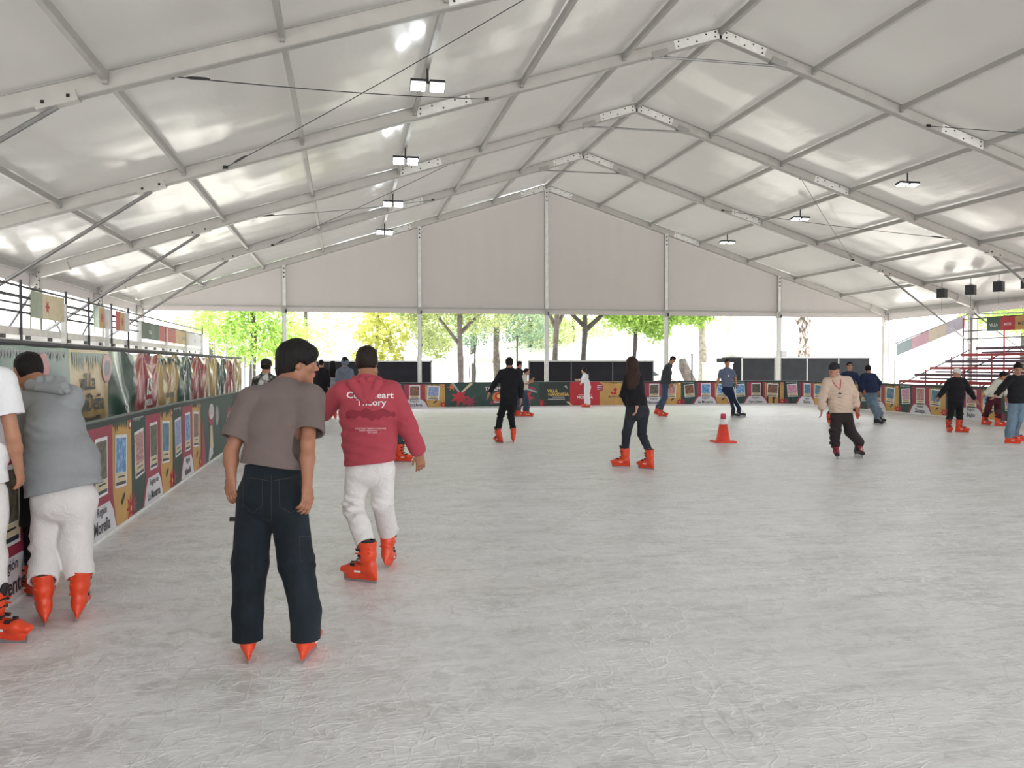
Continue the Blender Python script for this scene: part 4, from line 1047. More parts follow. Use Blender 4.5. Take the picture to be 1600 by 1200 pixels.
def person(lab, d, J, foot, face, body=(0, 1), skintone='tan', hair=('short', HB), top=None, low=None, vox=.012, sc=1.0, kind='orange', head_sc=1.0, hands=(None, None), extra=None, hroll=0, fade=1):
    """J: joint pixel positions (x, y, depth offset) measured on the photograph at distance d; converted to real 3-D joints"""
    global NP_; NP_ += 1; seed = 100*NP_
    P = {k_: loc(v[0], v[1], d+(v[2] if len(v) > 2 else 0)) for k_, v in J.items()}
    fts = []
    for f_ in foot:
        o = f_[4] if len(f_) > 4 else {}
        g = gnd(f_[0], f_[1]) if 'dy' not in o else loc(f_[0], f_[1], d+o['dy'])
        if 'dy' in o: g[2] = max(g[2], 0)
        fts.append((g, math.atan2(f_[2], f_[3]), o))
    root = np.mean([f_[0] for f_ in fts], 0); root[2] = 0
    r = empty('person', tuple(yaw2w(root)), -YAW, label=lab, cat='person')
    bf = unit((body[0], body[1], 0)); side = np.array([bf[1], -bf[0], 0])   # across the body
    anks = [skate(r, root, g, yw, kind, o.get('pitch', 0), o.get('roll', 0), sc*o.get('s', 1)) for g, yw, o in fts]
    P['anL'], P['anR'] = anks
    hip = (P['hipL']+P['hipR'])/2; shm = (P['shL']+P['shR'])/2; neck = P.get('neck', shm+np.array([0, 0, .05*sc]))
    shw = max(.12*sc, np.linalg.norm(P['shL']-P['shR'])/2); bs = unit(P['shR']-P['shL']) if np.linalg.norm(P['shL']-P['shR']) > .12 else side
    bs_h = side if np.linalg.norm(P['hipL']-P['hipR']) < .08 else unit(P['hipR']-P['hipL'])
    chest = hip+(shm-hip)*.70; waist = hip+(shm-hip)*.32
    hc = P['head']; ax_ = headaxes(face, hroll)
    fw = top.get('w', 1.) if top else 1.; 
    hwd = np.linalg.norm(P['hipL']-P['hipR'])/2+.075*sc
    hd_ = lambda v: v-root
    cap = lambda w_, d_: (w_*sc, d_*sc)
    # ---- body
    S = SDF()
    head_prims(S, hc, ax_, sc*head_sc)
    S.seg(hc+(-ax_[1]*.025-ax_[2]*.05)*sc, neck, .052*sc, .058*sc, .03)
    S.seg(neck, chest, cap(.09, .06), (shw*.85, .085*sc), .05, bs); S.seg(chest, waist, (shw*.85, .085*sc), cap(.115, .08), .04, bs)
    S.seg(waist, hip, cap(.115, .08), (hwd*.85, .085*sc), .04, bs_h)
    for q in 'LR':
        sh, el, wr, hp, kn, an = (P[a+q] for a in ('sh', 'el', 'wr', 'hip', 'kn', 'an'))
        S.seg(neck-np.array([0, 0, .03*sc]), sh, .045*sc, .048*sc, .05)
        S.seg(sh, el, .048*sc, .039*sc, .03); S.seg(el, el+(wr-el)*.35, .038*sc, .040*sc, .02); S.seg(el+(wr-el)*.35, wr, .040*sc, .026*sc, .02)
        S.seg(hp, kn, .078*sc, .052*sc, .03); S.seg(kn, an, .050*sc, .038*sc, .02)
        hd = hands[0 if q == 'L' else 1] or {}
        dd = hd.get('dir'); dd = unit(np.array(dd)) if dd else unit(wr-el)
        pl = hd.get('palm', tuple(-side*(-1 if q == 'L' else 1))); tsd = hd.get('thumb', (bf[0], bf[1], 0))
        hand_prims(S, wr, dd, pl, tsd, hd.get('curl', .5), sc*hd.get('s', 1.0))
    V, Fc = S.mesh(vox)
    mi = head_mat(hc, ax_, sc*head_sc)(V[Fc].mean(1)) if vox < .02 else None
    mesh_obj('body', V-root, Fc, [SK[skintone], LIP, BROW, EYEW], r, mi, True)
    # ---- hair / cap
    hs, hm = hair[:2]; R_, F_, U_ = ax_; A = np.stack(ax_); h1 = sc*head_sc
    PH_ = lambda x, y, z: hc+h1*(R_*x+F_*y+U_*z)
    S = SDF(); hv = min(vox, .008)
    S.ell(PH_(0, -.012, .032), np.array([.083, .100, .092])*h1, .02, A)
    if hs == 'short':
        S.ell(PH_(0, -.03, -.01), np.array([.078, .078, .07])*h1, .02, A); S.ell(PH_(0, .035, .075), np.array([.055, .05, .04])*h1, .02, A)
        S.ell(PH_(0, .092, -.03), np.array([.1, .07, .092])*h1, .01, A, True)
        for s_ in (-1, 1): S.ell(PH_(s_*.085, .02, -.035), np.array([.035, .05, .045])*h1, .01, A, True)
        S.cut(PH_(0, 0, -.055), -U_)
    elif hs == 'bowl':
        S.ell(PH_(0, -.016, .035), np.array([.095, .114, .100])*h1, .02, A)
        S.ell(PH_(0, -.055, -.03), np.array([.080, .062, .085])*h1, .03, A)
        S.seg(PH_(0, -.06, -.06), PH_(0, -.075, -.115), (.055*h1, .035*h1), (.035*h1, .018*h1), .03, R_)
        S.ell(PH_(0, .060, .060), np.array([.068, .042, .034])*h1, .03, A)
        S.ell(PH_(0, .105, -.055), np.array([.12, .092, .080])*h1, .01, A, True)
        for s_ in (-1, 1): S.ell(PH_(s_*.095, .020, -.045), np.array([.045, .048, .062])*h1, .01, A, True)
    elif hs == 'long':
        S.ell(PH_(0, -.012, .03), np.array([.092, .106, .096])*h1, .02, A)
        bb_ = neck+np.array([0, 0, -.22*sc])-bf*.05*sc
        S.seg(PH_(0, -.035, -.02), neck-bf*.08*sc, (.098*h1, .07*h1), (.11*sc, .055*sc), .04, bs); S.seg(neck-bf*.08*sc, bb_-bf*.05, (.11*sc, .055*sc), (.10*sc, .03*sc), .04, bs)
        S.ell(PH_(0, .10, -.06), np.array([.062, .08, .095])*h1, .01, A, True)
    elif hs == 'cap':
        S = SDF(); S.ell(PH_(0, -.005, .045), np.array([.088, .105, .082])*h1, .02, A); S.cut(PH_(0, 0, .022), -U_)
        bd = hair[2] if len(hair) > 2 else 1
        S.p.append(S.p.pop(0)) if False else None
    amp = .0035 if hs in ('bowl', 'short') else .003
    wv = sines(seed+3, 150, 6); wv2 = sines(seed+4, 45, 4)
    V, Fc = S.mesh(hv, (lambda Q: amp*h1*(wv(Q*np.array([1, 1, .35]))*.5+wv2(Q*np.array([1, 1, .5])))) if hs != 'cap' else None)
    ho = mesh_obj('cap' if hs == 'cap' else 'hair', V-root, Fc, hm, r, None, True)
    if hs == 'cap':
        bd = hair[2] if len(hair) > 2 else 1
        S = SDF(); S.seg(PH_(0, bd*.06, .026), PH_(0, bd*.155, .012), (.07*h1, .009), (.055*h1, .007), .01, R_); V, Fc = S.mesh(.006); mesh_obj('visor', V-root, Fc, hm, ho, None, True)
        S = SDF(); S.ell(PH_(0, -.03, -.01), np.array([.079, .078, .062])*h1, .02, A); S.ell(PH_(0, .085, -.02), np.array([.1, .085, .13])*h1, .01, A, True); V, Fc = S.mesh(.009)
        mesh_obj('hair', V-root, Fc, HB, r, None, True)
    cv = vox
    # ---- trousers
    if low:
        ends = {}; S = SDF(); w1, w2, w3 = low.get('r', (.098, .078, .072)); wd = low.get('hd', .115)
        up = unit(waist-hip); tp = hip+up*low.get('rise', .10)*sc
        S.seg(tp, hip-up*.06*sc, (hwd*1.0, wd*.92*sc), (hwd*1.06, wd*sc), .04, bs_h, flat=(1, 0))
        for q in 'LR':
            hp, kn, an = (P[a+q] for a in ('hip', 'kn', 'an')); f_ = fts[0 if q == 'L' else 1]
            cz = low.get('cuff', .22); c_ = cz[0 if q == 'L' else 1] if isinstance(cz, tuple) else cz
            ax2 = unit(an-kn); end = an+ax2*0.0; 
            zt = f_[0][2]+c_*sc; end = kn+(an-kn)*((kn[2]-zt)/(kn[2]-an[2]+1e-6))
            if low.get('bell'): end[:2] = an[:2]*.6+end[:2]*.4
            hp2 = hp+np.array([0, 0, -.03*sc])
            S.seg(hp2, kn, (w1*sc, w1*sc*.98), (w2*sc, w2*sc), .03, bs_h)
            if c_ < .255:
                o_ = f_[2]; R = Matrix.Rotation(-f_[1], 3, 'Z') @ Matrix.Rotation(o_.get('pitch', 0), 3, 'X') @ Matrix.Rotation(o_.get('roll', 0), 3, 'Y')
                end = f_[0]+np.array(R @ Vector((0, -.048, c_)))*sc
                S.seg(kn, an, w2*sc, w3*sc, .03, bs_h); S.seg(an, end, w3*sc, w3*sc, .03, bs_h, flat=(0, 1))
            else: S.seg(kn, end, w2*sc, w3*sc, .03, bs_h, flat=(0, 1))
            ends[q] = (end, unit(end-an) if c_ < .255 else unit(end-kn))
        zs = [(P['knL'][2], .07), (P['knR'][2], .07)]; zs += [(ends['L'][0][2]+.05, .07)]
        if low.get('bunch'): zs += [(fts[0][0][2]+.34, .1), (fts[0][0][2]+.34, .1)]
        if vox < .009:
            for q in 'LR':
                end, e = ends[q]; S.seg(end-e*.02, end+e*.1, (w3-.015)*sc, (w3-.015)*sc, .01, neg=True)
        V, Fc = S.mesh(cv, folds(seed+7, low.get('fold', .004)*fade, zs))
        Vm = V[Fc].mean(1); mats = [low['m']]; mi = None
        to = mesh_obj('trousers', V-root, Fc, mats, r, mi, True)
        if low.get('ex'): low['ex'](r, root, to, V, Fc)
    # ---- top
    if top:
        S = SDF(); inf = top.get('inf', .022)*sc; hem = top.get('hem', .04)*sc; dep = top.get('dep', .105)*sc
        up = unit(waist-hip); hemp = hip+up*hem; ww = top.get('ww', .15)*sc
        S.seg(shm+np.array([0, 0, -.01]), chest, (shw*.95+inf*.6, dep*.8), (shw*.98+inf, dep+inf*.4), .06, bs)
        S.seg(chest, waist, (shw*.98+inf, dep+inf*.4), (max(ww, 0)+inf, dep+inf*.6), .06, bs)
        hl = top.get('hw', .15)*sc+inf; hb2 = hemp-up*.10*sc
        S.seg(waist, hemp, (ww+inf, dep+inf*.6), (hl, dep+inf*.7), .05, bs_h); S.seg(hemp, hb2, (hl, dep+inf*.7), (hl, dep+inf*.7), .02, bs_h)
        if vox < .009: S.seg(hemp+up*.03, hb2-up*.1, (hl-.022, dep+inf*.7-.022), (hl-.018, dep+inf*.7-.018), .01, bs_h, neg=True)
        S.cut(hemp, -(up*.25+np.array([top.get('tilt', 0), 0, .75])))
        S.seg(neck, shm-np.array([0, 0, .05*sc]), (.075*sc, .07*sc), (.13*sc, .085*sc), .04, bs)
        for q in 'LR':
            sh, el, wr = (P[a+q] for a in ('sh', 'el', 'wr'))
            S.seg(neck-np.array([0, 0, .035*sc]), sh, (.07*sc, .07*sc), (.066*sc, .066*sc), .06)
            s1, s2, s3 = top.get('sr', (.074, .066, .05))
            if top['t'] == 'tee':
                e = sh+(el-sh)*top.get('sl', .8); S.seg(sh, e, s1*sc, s2*sc*1.05, .03, flat=(0, 1))
                if vox < .009: S.seg(e-unit(el-sh)*.05, e+unit(el-sh)*.1, (s2*1.05-.014)*sc, (s2*1.1-.012)*sc, .01, neg=True)
            else:
                e = el+(wr-el)*top.get('sl', .93); S.seg(sh, el, s1*sc, s2*sc, .03); S.seg(el, e, s2*sc, s3*sc, .03, flat=(0, 1))
                if top.get('cuff'): S.seg(el+(wr-el)*.55, el+(wr-el)*.8, s3*1.35*sc, s3*1.25*sc, .03)
        if top.get('hoodup'): S.ell(hc-ax_[1]*.01, np.array([.105, .12, .125])*sc, .04, A); S.ell(hc+ax_[1]*.09, np.array([.075, .08, .1])*sc, .01, A, True)
        zs = [(hemp[2]+.12, .12), (P['elR'][2], .1)] if top['t'] != 'tee' else [(hemp[2]+.1, .15)]
        V, Fc = S.mesh(cv, folds(seed+9, top.get('fold', .0045)*fade, zs, .8))
        to = mesh_obj('shirt' if top['t'] == 'tee' else ('hoodie' if top.get('hood') else 'jumper'), V-root, Fc, [top['m']], r, None, True)
        if top.get('hood'):
            SH, S = S, SDF()
            Z = np.array([0, 0, 1.]); hu = top.get('hup', 0); b0 = neck-bf*.088*sc+Z*(-.01+hu*.5); hx = top.get('hoodx', 0)*bs; hk = top.get('hs', 1.)
            for g_ in (-1, 1):
                S.seg(neck+bs*g_*.055*sc+bf*.065*sc-Z*.035*sc, neck+bs*g_*.088*sc-bf*.03*sc, .026*sc, .034*sc, .012)
                S.seg(neck+bs*g_*.088*sc-bf*.03*sc, b0+bs*g_*.03*sc+Z*.012, .033*sc, .032*sc, .012)
                S.seg(b0+bs*g_*.10*sc*hk-Z*.01, b0+hx+bs*g_*.02-bf*.065*sc-Z*(.150*sc*hk-hu), (.042*sc, .036*sc), (.024*sc, .024*sc), .010, bs)
            S.seg(b0-Z*.02*sc+bf*.01, b0+hx-bf*.055*sc-Z*(.12*sc*hk-hu), (.085*sc, .030*sc), (.035*sc, .030*sc), .012, bs)
            V2, F2 = S.mesh(cv, folds(seed+21, .003*fade, None, 1.))
            mesh_obj('hood', V2-root, F2, [top['m']], to, None, True)
        if extra: extra(r, root, P, to, V, Fc, dict(neck=neck, hip=hip, chest=chest, side=bs, bf=bf, hemp=hemp, up=up, waist=waist))
    return r
def decal(parent_, root, V, Fc, bodytxt, px, py, d, hpx, mat, bold=.0, name='print', wpx=None, P2=None):
    """printed lettering: real geometry laid 2 mm proud of the cloth it is printed on"""
    bvh = BVHTree.FromPolygons(V.tolist(), Fc.tolist())
    sc_ = d/F
    if P2 is None:
        T, Fa = text_mesh(bodytxt, 1.0, bold)
        wd = T[:, 0].max()-T[:, 0].min(); s = (wpx/wd) if wpx else hpx/.72
        XY = np.stack([px+T[:, 0]*s, py-T[:, 1]*hpx/.72], 1)
    else: XY, Fa = P2
    out_ = []
    o = Vector((0, 0, H))
    for x, y in XY:
        a, b, c = ray(x, y); dv = Vector((a, b, c)).normalized(); hit = bvh.ray_cast(o, dv)
        out_.append(tuple(hit[0]-dv*.004) if hit[0] is not None else None)
    keep = [f_ for f_ in Fa if all(out_[i] is not None for i in f_)]
    out_ = [q if q is not None else (0, 0, 0) for q in out_]
    return mesh_obj(name, np.array(out_)-root, keep, mat, parent_)
# ================================================================ people
C_TAUPE = cloth('cloth_taupe', (.155, .120, .112)); C_JEAN = cloth('denim_dark', (.0075, .0125, .018), .85, .2, .5, 7, True)
C_PINK = cloth('cloth_raspberry', (.40, .060, .082)); C_WHT = cloth('cloth_white', (.74, .71, .70), .9, .04, .6, 9); C_WHT2 = cloth('cloth_white_tee', (.80, .80, .82), .9, .03, .3)
C_GREY = cloth('cloth_grey', (.30, .315, .325)); C_BLK = cloth('cloth_black', (.014, .013, .016)); C_BLK2 = cloth('cloth_black_trousers', (.012, .011, .013))
C_JB = cloth('denim_blue', (.13, .19, .25), .85, .15, .4, 7, True); C_JD = cloth('denim_mid', (.04, .065, .11), .85, .15, .4, 7, True); C_NAVY = cloth('cloth_navy', (.018, .028, .065))
C_BEIGE = cloth('cloth_beige', (.60, .46, .37)); C_MAR = cloth('cloth_maroon', (.07, .015, .025)); C_BG = cloth('cloth_blue_grey', (.13, .16, .24)); C_CREAM = cloth('cloth_cream', (.62, .60, .52))
C_DKB = cloth('cloth_dark_brown', (.030, .022, .024)); C_DG = cloth('cloth_dark_grey', (.05, .055, .06)); C_LG = cloth('cloth_light_grey', (.42, .42, .45)); C_HOOD = cloth('cloth_slate', (.16, .19, .25))
def camo():
    m, nt = newmat('camouflage_grey'); n = noise(nt, coords(nt), 9, 2, .5)
    out(nt, bsdf(nt, ramp(nt, n, [(.44, (.03, .03, .03)), (.5, (.25, .25, .23)), (.56, (.6, .6, .56))]), .9).outputs[0]); return m
C_CAMO = camo()
CAPB, CAPW = plain('cap_black', (.015, .015, .018), .8), plain('cap_white', (.75, .72, .68), .8)
def exj(r, root, to, V, Fc):
    th = plain('seam_thread', (.030, .027, .024), .8); d = 4.6
    def line(nm, pp, w=.5, mt=th):
        XY = []; 
        for i, (x, y) in enumerate(pp):
            a = pp[max(0, i-1)]; b = pp[min(len(pp)-1, i+1)]; dx, dy = b[0]-a[0], b[1]-a[1]; l = math.hypot(dx, dy)
            XY += [(x-dy/l*w, y+dx/l*w), (x+dy/l*w, y-dx/l*w)]
        decal(to, root, V, Fc, '', 0, 0, d, 1, mt, name=nm, P2=(XY, [[2*i, 2*i+1, 2*i+3, 2*i+2] for i in range(len(pp)-1)]))
    def dens(pp): return [(a[0]+(b[0]-a[0])*t/8, a[1]+(b[1]-a[1])*t/8) for a, b in zip(pp, pp[1:]) for t in range(8)]+[pp[-1]]
    line('back_pocket', dens([(436, 749), (470, 748), (471, 790), (455, 802), (437, 792), (436, 749)]))
    line('back_pocket', dens([(380, 748), (410, 749), (410, 790), (395, 802), (380, 790), (380, 748)]))
    line('seam', dens([(424, 742), (424, 832)])); line('yoke_seam', dens([(378, 744), (424, 752), (474, 742)]))
    line('tool_pocket', dens([(468, 838), (486, 838)])); line('tool_pocket', dens([(468, 838), (469, 876), (474, 878)]))
    g = loc(364, 811, 4.66)-root
    MB().box((g[0]-.002, g[1], g[2]), (.03, .02, .022), BLKP).build('hammer_loop', to)
# 1 ---- man in taupe tee (nearest, seen from behind, head turned to the right)
def ex1(r, root, P, to, V, Fc, q):
    pass
r = person('person seen from behind in taupe tee and dark baggy jeans, head turned right, nearest figure', 4.66,
    dict(head=(466, 566, .26), neck=(446, 606, .17), shL=(393, 626, .12), shR=(486, 622, .12), elL=(361, 706, .02), elR=(481, 694, -.02), wrL=(361, 746, -.02), wrR=(480, 760, -.12),
         hipL=(400, 765), hipR=(448, 765), knL=(391, 880, .03), knR=(463, 880, .03)),
    [(387, 1027, -.36, 1, {}), (482, 1026, .05, 1, {})], (.93, .28, -.10), body=(-.25, 1), skintone='brown', hair=('bowl', HB),
    top=dict(t='tee', m=C_TAUPE, hem=.135, tilt=.12, inf=.02, ww=.165, hw=.160, dep=.115, sr=(.082, .086, .086), sl=.76, fold=.0030),
    low=dict(m=C_JEAN, r=(.106, .099, .083), cuff=.115, rise=.13, fold=.003, ex=exj), vox=.0048, extra=ex1, head_sc=1.06, hroll=-.06, kind='orange',
    hands=(dict(curl=.85, palm=(.45, .9, 0)), dict(curl=.8, palm=(-.8, .55, 0))))
# 2 ---- raspberry hoodie
def ex2(r, root, P, to, V, Fc, q):
    d = 6.45
    cw = plain('print_white', (.78, .72, .72), .7); cd = plain('print_dark_red', (.24, .02, .035), .8)
    decal(to, root, V, Fc, 'Cold Heart', 578, 622, d, 10, cw, .02, 'lettering', 74)
    decal(to, root, V, Fc, 'Theory', 580, 633.5, d, 10, cw, .02, 'lettering', 47)
    decal(to, root, V, Fc, 'COLD HEART THEORY WORLDWIDE', 579, 670.5, d, 2.1, cw, .0, 'lettering', 48); decal(to, root, V, Fc, 'FIRST SEASON', 575, 673.8, d, 2.1, cw, .0, 'lettering', 27); decal(to, root, V, Fc, 'EST 2023', 582, 677, d, 2., cw, .0, 'lettering', 14)
    rnd = random.Random(4); XY = []; Fa = []; n = 60
    for i in range(n+1):
        x = 540+78*i/n; t = i/n; e = math.sqrt(max(0, 1-(2*t-1)**4)); yt = 647-8*e*(.75+.25*math.sin(t*19))-3*(abs((t*5) % 1-.5)); yb = 648+8.5*e*(.7+.35*math.sin(t*12+1.2))+1.5*math.sin(t*40)
        for j in range(5): XY.append((x, yt+(yb-yt)*j/4))
    for i in range(n):
        for j in range(4): Fa.append([i*5+j, i*5+j+1, (i+1)*5+j+1, (i+1)*5+j])
    decal(to, root, V, Fc, '', 0, 0, d, 1, cd, name='print', P2=(XY, Fa))
person('person seen from behind in a raspberry lettered hoodie and white trousers', 6.42,
    dict(head=(573, 565, .1), neck=(574, 594, .05), shL=(536, 611, .03), shR=(612, 612, .03), elL=(505, 640, .22), elR=(637, 667, .05), wrL=(492, 655, .45), wrR=(655, 709, .12),
         hipL=(560, 728), hipR=(598, 726), knL=(553, 795, .02), knR=(597, 785, .06)),
    [(566, 909, -.93, .38, {}), (606, 893, .05, 1, dict(dy=.3, pitch=-.25))], (-.12, 1, -.12), skintone='brown', hair=('short', hairm('hair_brown_black', (.02, .014, .012))),
    top=dict(t='sweat', m=C_PINK, hem=.02, tilt=-.1, inf=.03, ww=.175, hw=.165, dep=.125, sr=(.085, .078, .05), hood=True, hoodx=.02, cuff=True, fold=.0055),
    low=dict(m=C_WHT, r=(.098, .086, .075), cuff=(.295, .295), fold=.014, bunch=True), vox=.0055, extra=ex2, head_sc=1.04, hands=(dict(curl=.6), dict(curl=.75, palm=(-.35, .9, 0), thumb=(-1, 0, 0), dir=(.12, .1, -1))))
# 3 ---- grey hoodie bending over the boards
person('person in grey hoodie and white trousers bending over the left boards', 5.42,
    dict(head=(44, 580, .34), neck=(74, 603, .24), shL=(50, 628, .22), shR=(110, 622, .2), elL=(36, 690, .42), elR=(60, 660, .55), wrL=(8, 655, .62), wrR=(20, 650, .7),
         hipL=(78, 772), hipR=(124, 770), knL=(72, 850, .03), knR=(117, 850, .02)),
    [(70, 971, -.62, 1, dict(roll=-.03)), (124, 964, -.36, 1, dict(roll=.06))], (-.75, .62, -.45), body=(-.4, 1), skintone='tan', hair=('short', HB),
    top=dict(t='sweat', m=C_GREY, hem=.02, tilt=-.13, inf=.035, ww=.205, hw=.20, dep=.135, sr=(.088, .078, .05), hood=True, hoodx=.14, hup=.08, fold=.0045),
    low=dict(m=C_WHT, r=(.112, .094, .086), cuff=.27, fold=.015, bunch=True, hd=.13), vox=.0058, sc=1.02, head_sc=1.05)
# 4 ---- person in white at the left picture edge
person('person in white tee and white trousers at the left, arm hanging, mostly out of frame', 4.95,
    dict(head=(-52, 530, .1), neck=(-50, 562, .05), shL=(-103, 590), shR=(2, 596), elL=(-115, 690, .05), elR=(20, 682, .0), wrL=(-100, 765, .05), wrR=(29, 730, .08),
         hipL=(-70, 765), hipR=(-22, 765), knL=(-75, 870, .05), knR=(-18, 870)),
    [(-60, 1000, .6, .8, {}), (2, 1004, .99, -.05, {})], (.3, 1, -.2), skintone='tan', hair=('short', HB),
    top=dict(t='tee', m=C_WHT2, hem=.04, inf=.03, ww=.18, hw=.18, dep=.12, sr=(.085, .085, .085), sl=.62, fold=.004),
    low=dict(m=C_WHT, r=(.118, .095, .075), cuff=.295, fold=.015, bunch=True), vox=.0065)
# 5 ---- child in black coat hidden between them
person('small person in black coat at the left boards, mostly hidden behind the grey hoodie', 5.95,
    dict(head=(62, 668, .1), neck=(61, 697, .06), shL=(47, 716, .04), shR=(84, 716, .04), elL=(36, 765, .1), elR=(92, 765, .1), wrL=(40, 800, .25), wrR=(86, 780, .3), hipL=(50, 800), hipR=(72, 800), knL=(50, 858, .03), knR=(78, 858, .03)),
    [(46, 931, -.9, .45, {}), (80, 928, -.3, 1, {})], (0, 1, -.3), hair=('short', HB), sc=.74,
    top=dict(t='sweat', m=C_BLK, hem=-.12, inf=.04, ww=.17, hw=.20, dep=.12, fold=.005), low=dict(m=C_BLK2, r=(.09, .07, .06), cuff=.295), vox=.008)
# 6 ---- hidden skater behind raspberry hoodie
person('person in dark clothes behind the raspberry hoodie, only one leg and orange skate showing', 14.2,
    dict(head=(581, 578), neck=(583, 592), shL=(576, 598), shR=(600, 599), elL=(576, 616, -.05), elR=(604, 618, -.1), wrL=(580, 632, -.1), wrR=(604, 634, -.1), hipL=(594, 642), hipR=(611, 642), knL=(598, 670, -.05), knR=(622, 668, -.02)),
    [(606, 722, .8, -.5, {}), (629, 722, .97, -.2, {})], (1, .1, -.1), body=(1, .2), hair=('short', HB),
    top=dict(t='sweat', m=C_DG, hem=.05), low=dict(m=C_DG, r=(.085, .07, .062), cuff=.295), vox=.014)
# 7 ---- black skater mid
person('person skating away in all black long-sleeved clothes and orange skates, centre of the ice', 17.7,
    dict(head=(796, 567), neck=(796, 577), shL=(784.5, 582), shR=(808.5, 582), elL=(773, 600, .02), elR=(814, 601, .02), wrL=(764.5, 614.5, -.05), wrR=(814, 624, -.02), hipL=(788, 628), hipR=(801, 628), knL=(782.5, 648, .06), knR=(798, 650, .03)),
    [(781, 691.5, -.6, .8, dict(roll=-.3)), (802, 691.5, -.05, 1, {})], (.05, 1, -.05), hair=('short', HB),
    top=dict(t='sweat', m=C_BLK, hem=-.06, inf=.025, ww=.165, hw=.165, sr=(.075, .066, .048)), low=dict(m=C_BLK2, r=(.092, .076, .066), cuff=.295, fold=.006), vox=.011)
# 8, 9 ---- pair beyond him
person('person in dark top and blue jeans gliding right, partly hidden by the all-black skater', 27.0,
    dict(head=(811.5, 570), neck=(810, 577), shL=(806, 580.5), shR=(814, 580.5), elL=(806, 592, .1), elR=(816, 592, -.1), wrL=(812, 601, .1), wrR=(818, 602, -.15), hipL=(809, 606), hipR=(814, 606), knL=(810, 625, .05), knR=(815, 624, -.02)),
    [(807, 650.5, 1, .1, {}), (813, 651, 1, -.05, {})], (1, .1, -.15), body=(1, .15), hair=('short', HB), top=dict(t='sweat', m=C_BLK, hem=.03), low=dict(m=C_JD, r=(.085, .072, .07), cuff=.2), vox=.014)
person('person in white tee and blue jeans gliding right with hands raised in front', 26.6,
    dict(head=(822.5, 580.5), neck=(820.5, 587), shL=(818, 590.5, .12), shR=(821, 590.5, -.12), elL=(824, 599, .12), elR=(822, 600, -.14), wrL=(830, 594, .1), wrR=(829, 597, -.1), hipL=(819, 609, .06), hipR=(819.5, 609, -.06), knL=(821, 627, .06), knR=(824, 627, -.06)),
    [(822, 651, 1, .1, {}), (826, 651, 1, -.05, {})], (1, -.1, -.1), body=(1, 0), hair=('short', HB), sc=.9, top=dict(t='tee', m=C_CREAM, hem=.0), low=dict(m=C_JD, r=(.085, .072, .068), cuff=.2), vox=.013)
# 10 ---- woman in white at far boards
person('person in white with long dark hair leaning on the far boards', 31.8,
    dict(head=(912.5, 579), neck=(914.5, 584.5), shL=(912.5, 587.5, .1), shR=(917, 587.5, -.1), elL=(909, 593.5, .2), elR=(912, 594.5, -.1), wrL=(903.5, 593.5, .2), wrR=(909, 598, .05), hipL=(916.5, 603), hipR=(919.5, 603), knL=(916, 618), knR=(918, 618)),
    [(914.5, 636.4, -1, .3, {}), (917.5, 636.6, -1, .2, {})], (-1, -.05, -.05), body=(-1, .1), hair=('long', HBR), skintone='light', top=dict(t='sweat', m=C_WHT2, hem=.05, inf=.008, ww=.115, hw=.13, sr=(.055, .05, .04)), low=dict(m=C_WHT2, r=(.10, .075, .085), cuff=.12, bell=True), vox=.013, sc=.94)
# 11 ---- woman long hair black
person('person with long dark hair in black top and black jeans, one hand in back pocket', 13.3,
    dict(head=(987, 569, .03), neck=(988, 585), shL=(981, 591), shR=(999, 592), elL=(974, 616, .05), elR=(998, 616, -.05), wrL=(982, 636, .15), wrR=(995, 636, -.13), hipL=(987, 640), hipR=(1005, 640), knL=(979, 676, .02), knR=(1003, 678, .02)),
    [(972, 730, -.95, .25, {}), (1011, 733, -.75, .65, {})], (-.2, 1, -.02), skintone='light', hair=('long', HBR),
    top=dict(t='sweat', m=C_BLK, hem=.07, inf=.022, ww=.135, hw=.14, dep=.105, sr=(.066, .058, .045)), low=dict(m=cloth('denim_black', (.022, .024, .032), .85, .2, .4, 7, True), r=(.098, .072, .060), cuff=.295, fold=.006, hd=.125), vox=.0095, hands=({}, dict(curl=.7)))
# 12 ---- leaning skater right
person('person in dark shirt and blue jeans leaning forward to the right, looking down', 26.6,
    dict(head=(1051, 562, -.02), neck=(1046.5, 570), shL=(1043, 574, .12), shR=(1043.5, 574, -.12), elL=(1044, 588, .16), elR=(1045, 588, -.16), wrL=(1048, 599, .1), wrR=(1046, 600, -.12), hipL=(1039.5, 600, .06), hipR=(1040, 600, -.06), knL=(1037, 621, .06), knR=(1040, 621, -.06)),
    [(1027, 648, .9, .1, dict(roll=0, pitch=-.25)), (1035, 651, 1, -.05, {})], (.85, -.1, -.6), body=(1, 0), hair=('short', HB), top=dict(t='sweat', m=C_DG, hem=.0, dep=.14, inf=.03), low=dict(m=C_JD, r=(.09, .072, .068), cuff=.22), vox=.013)
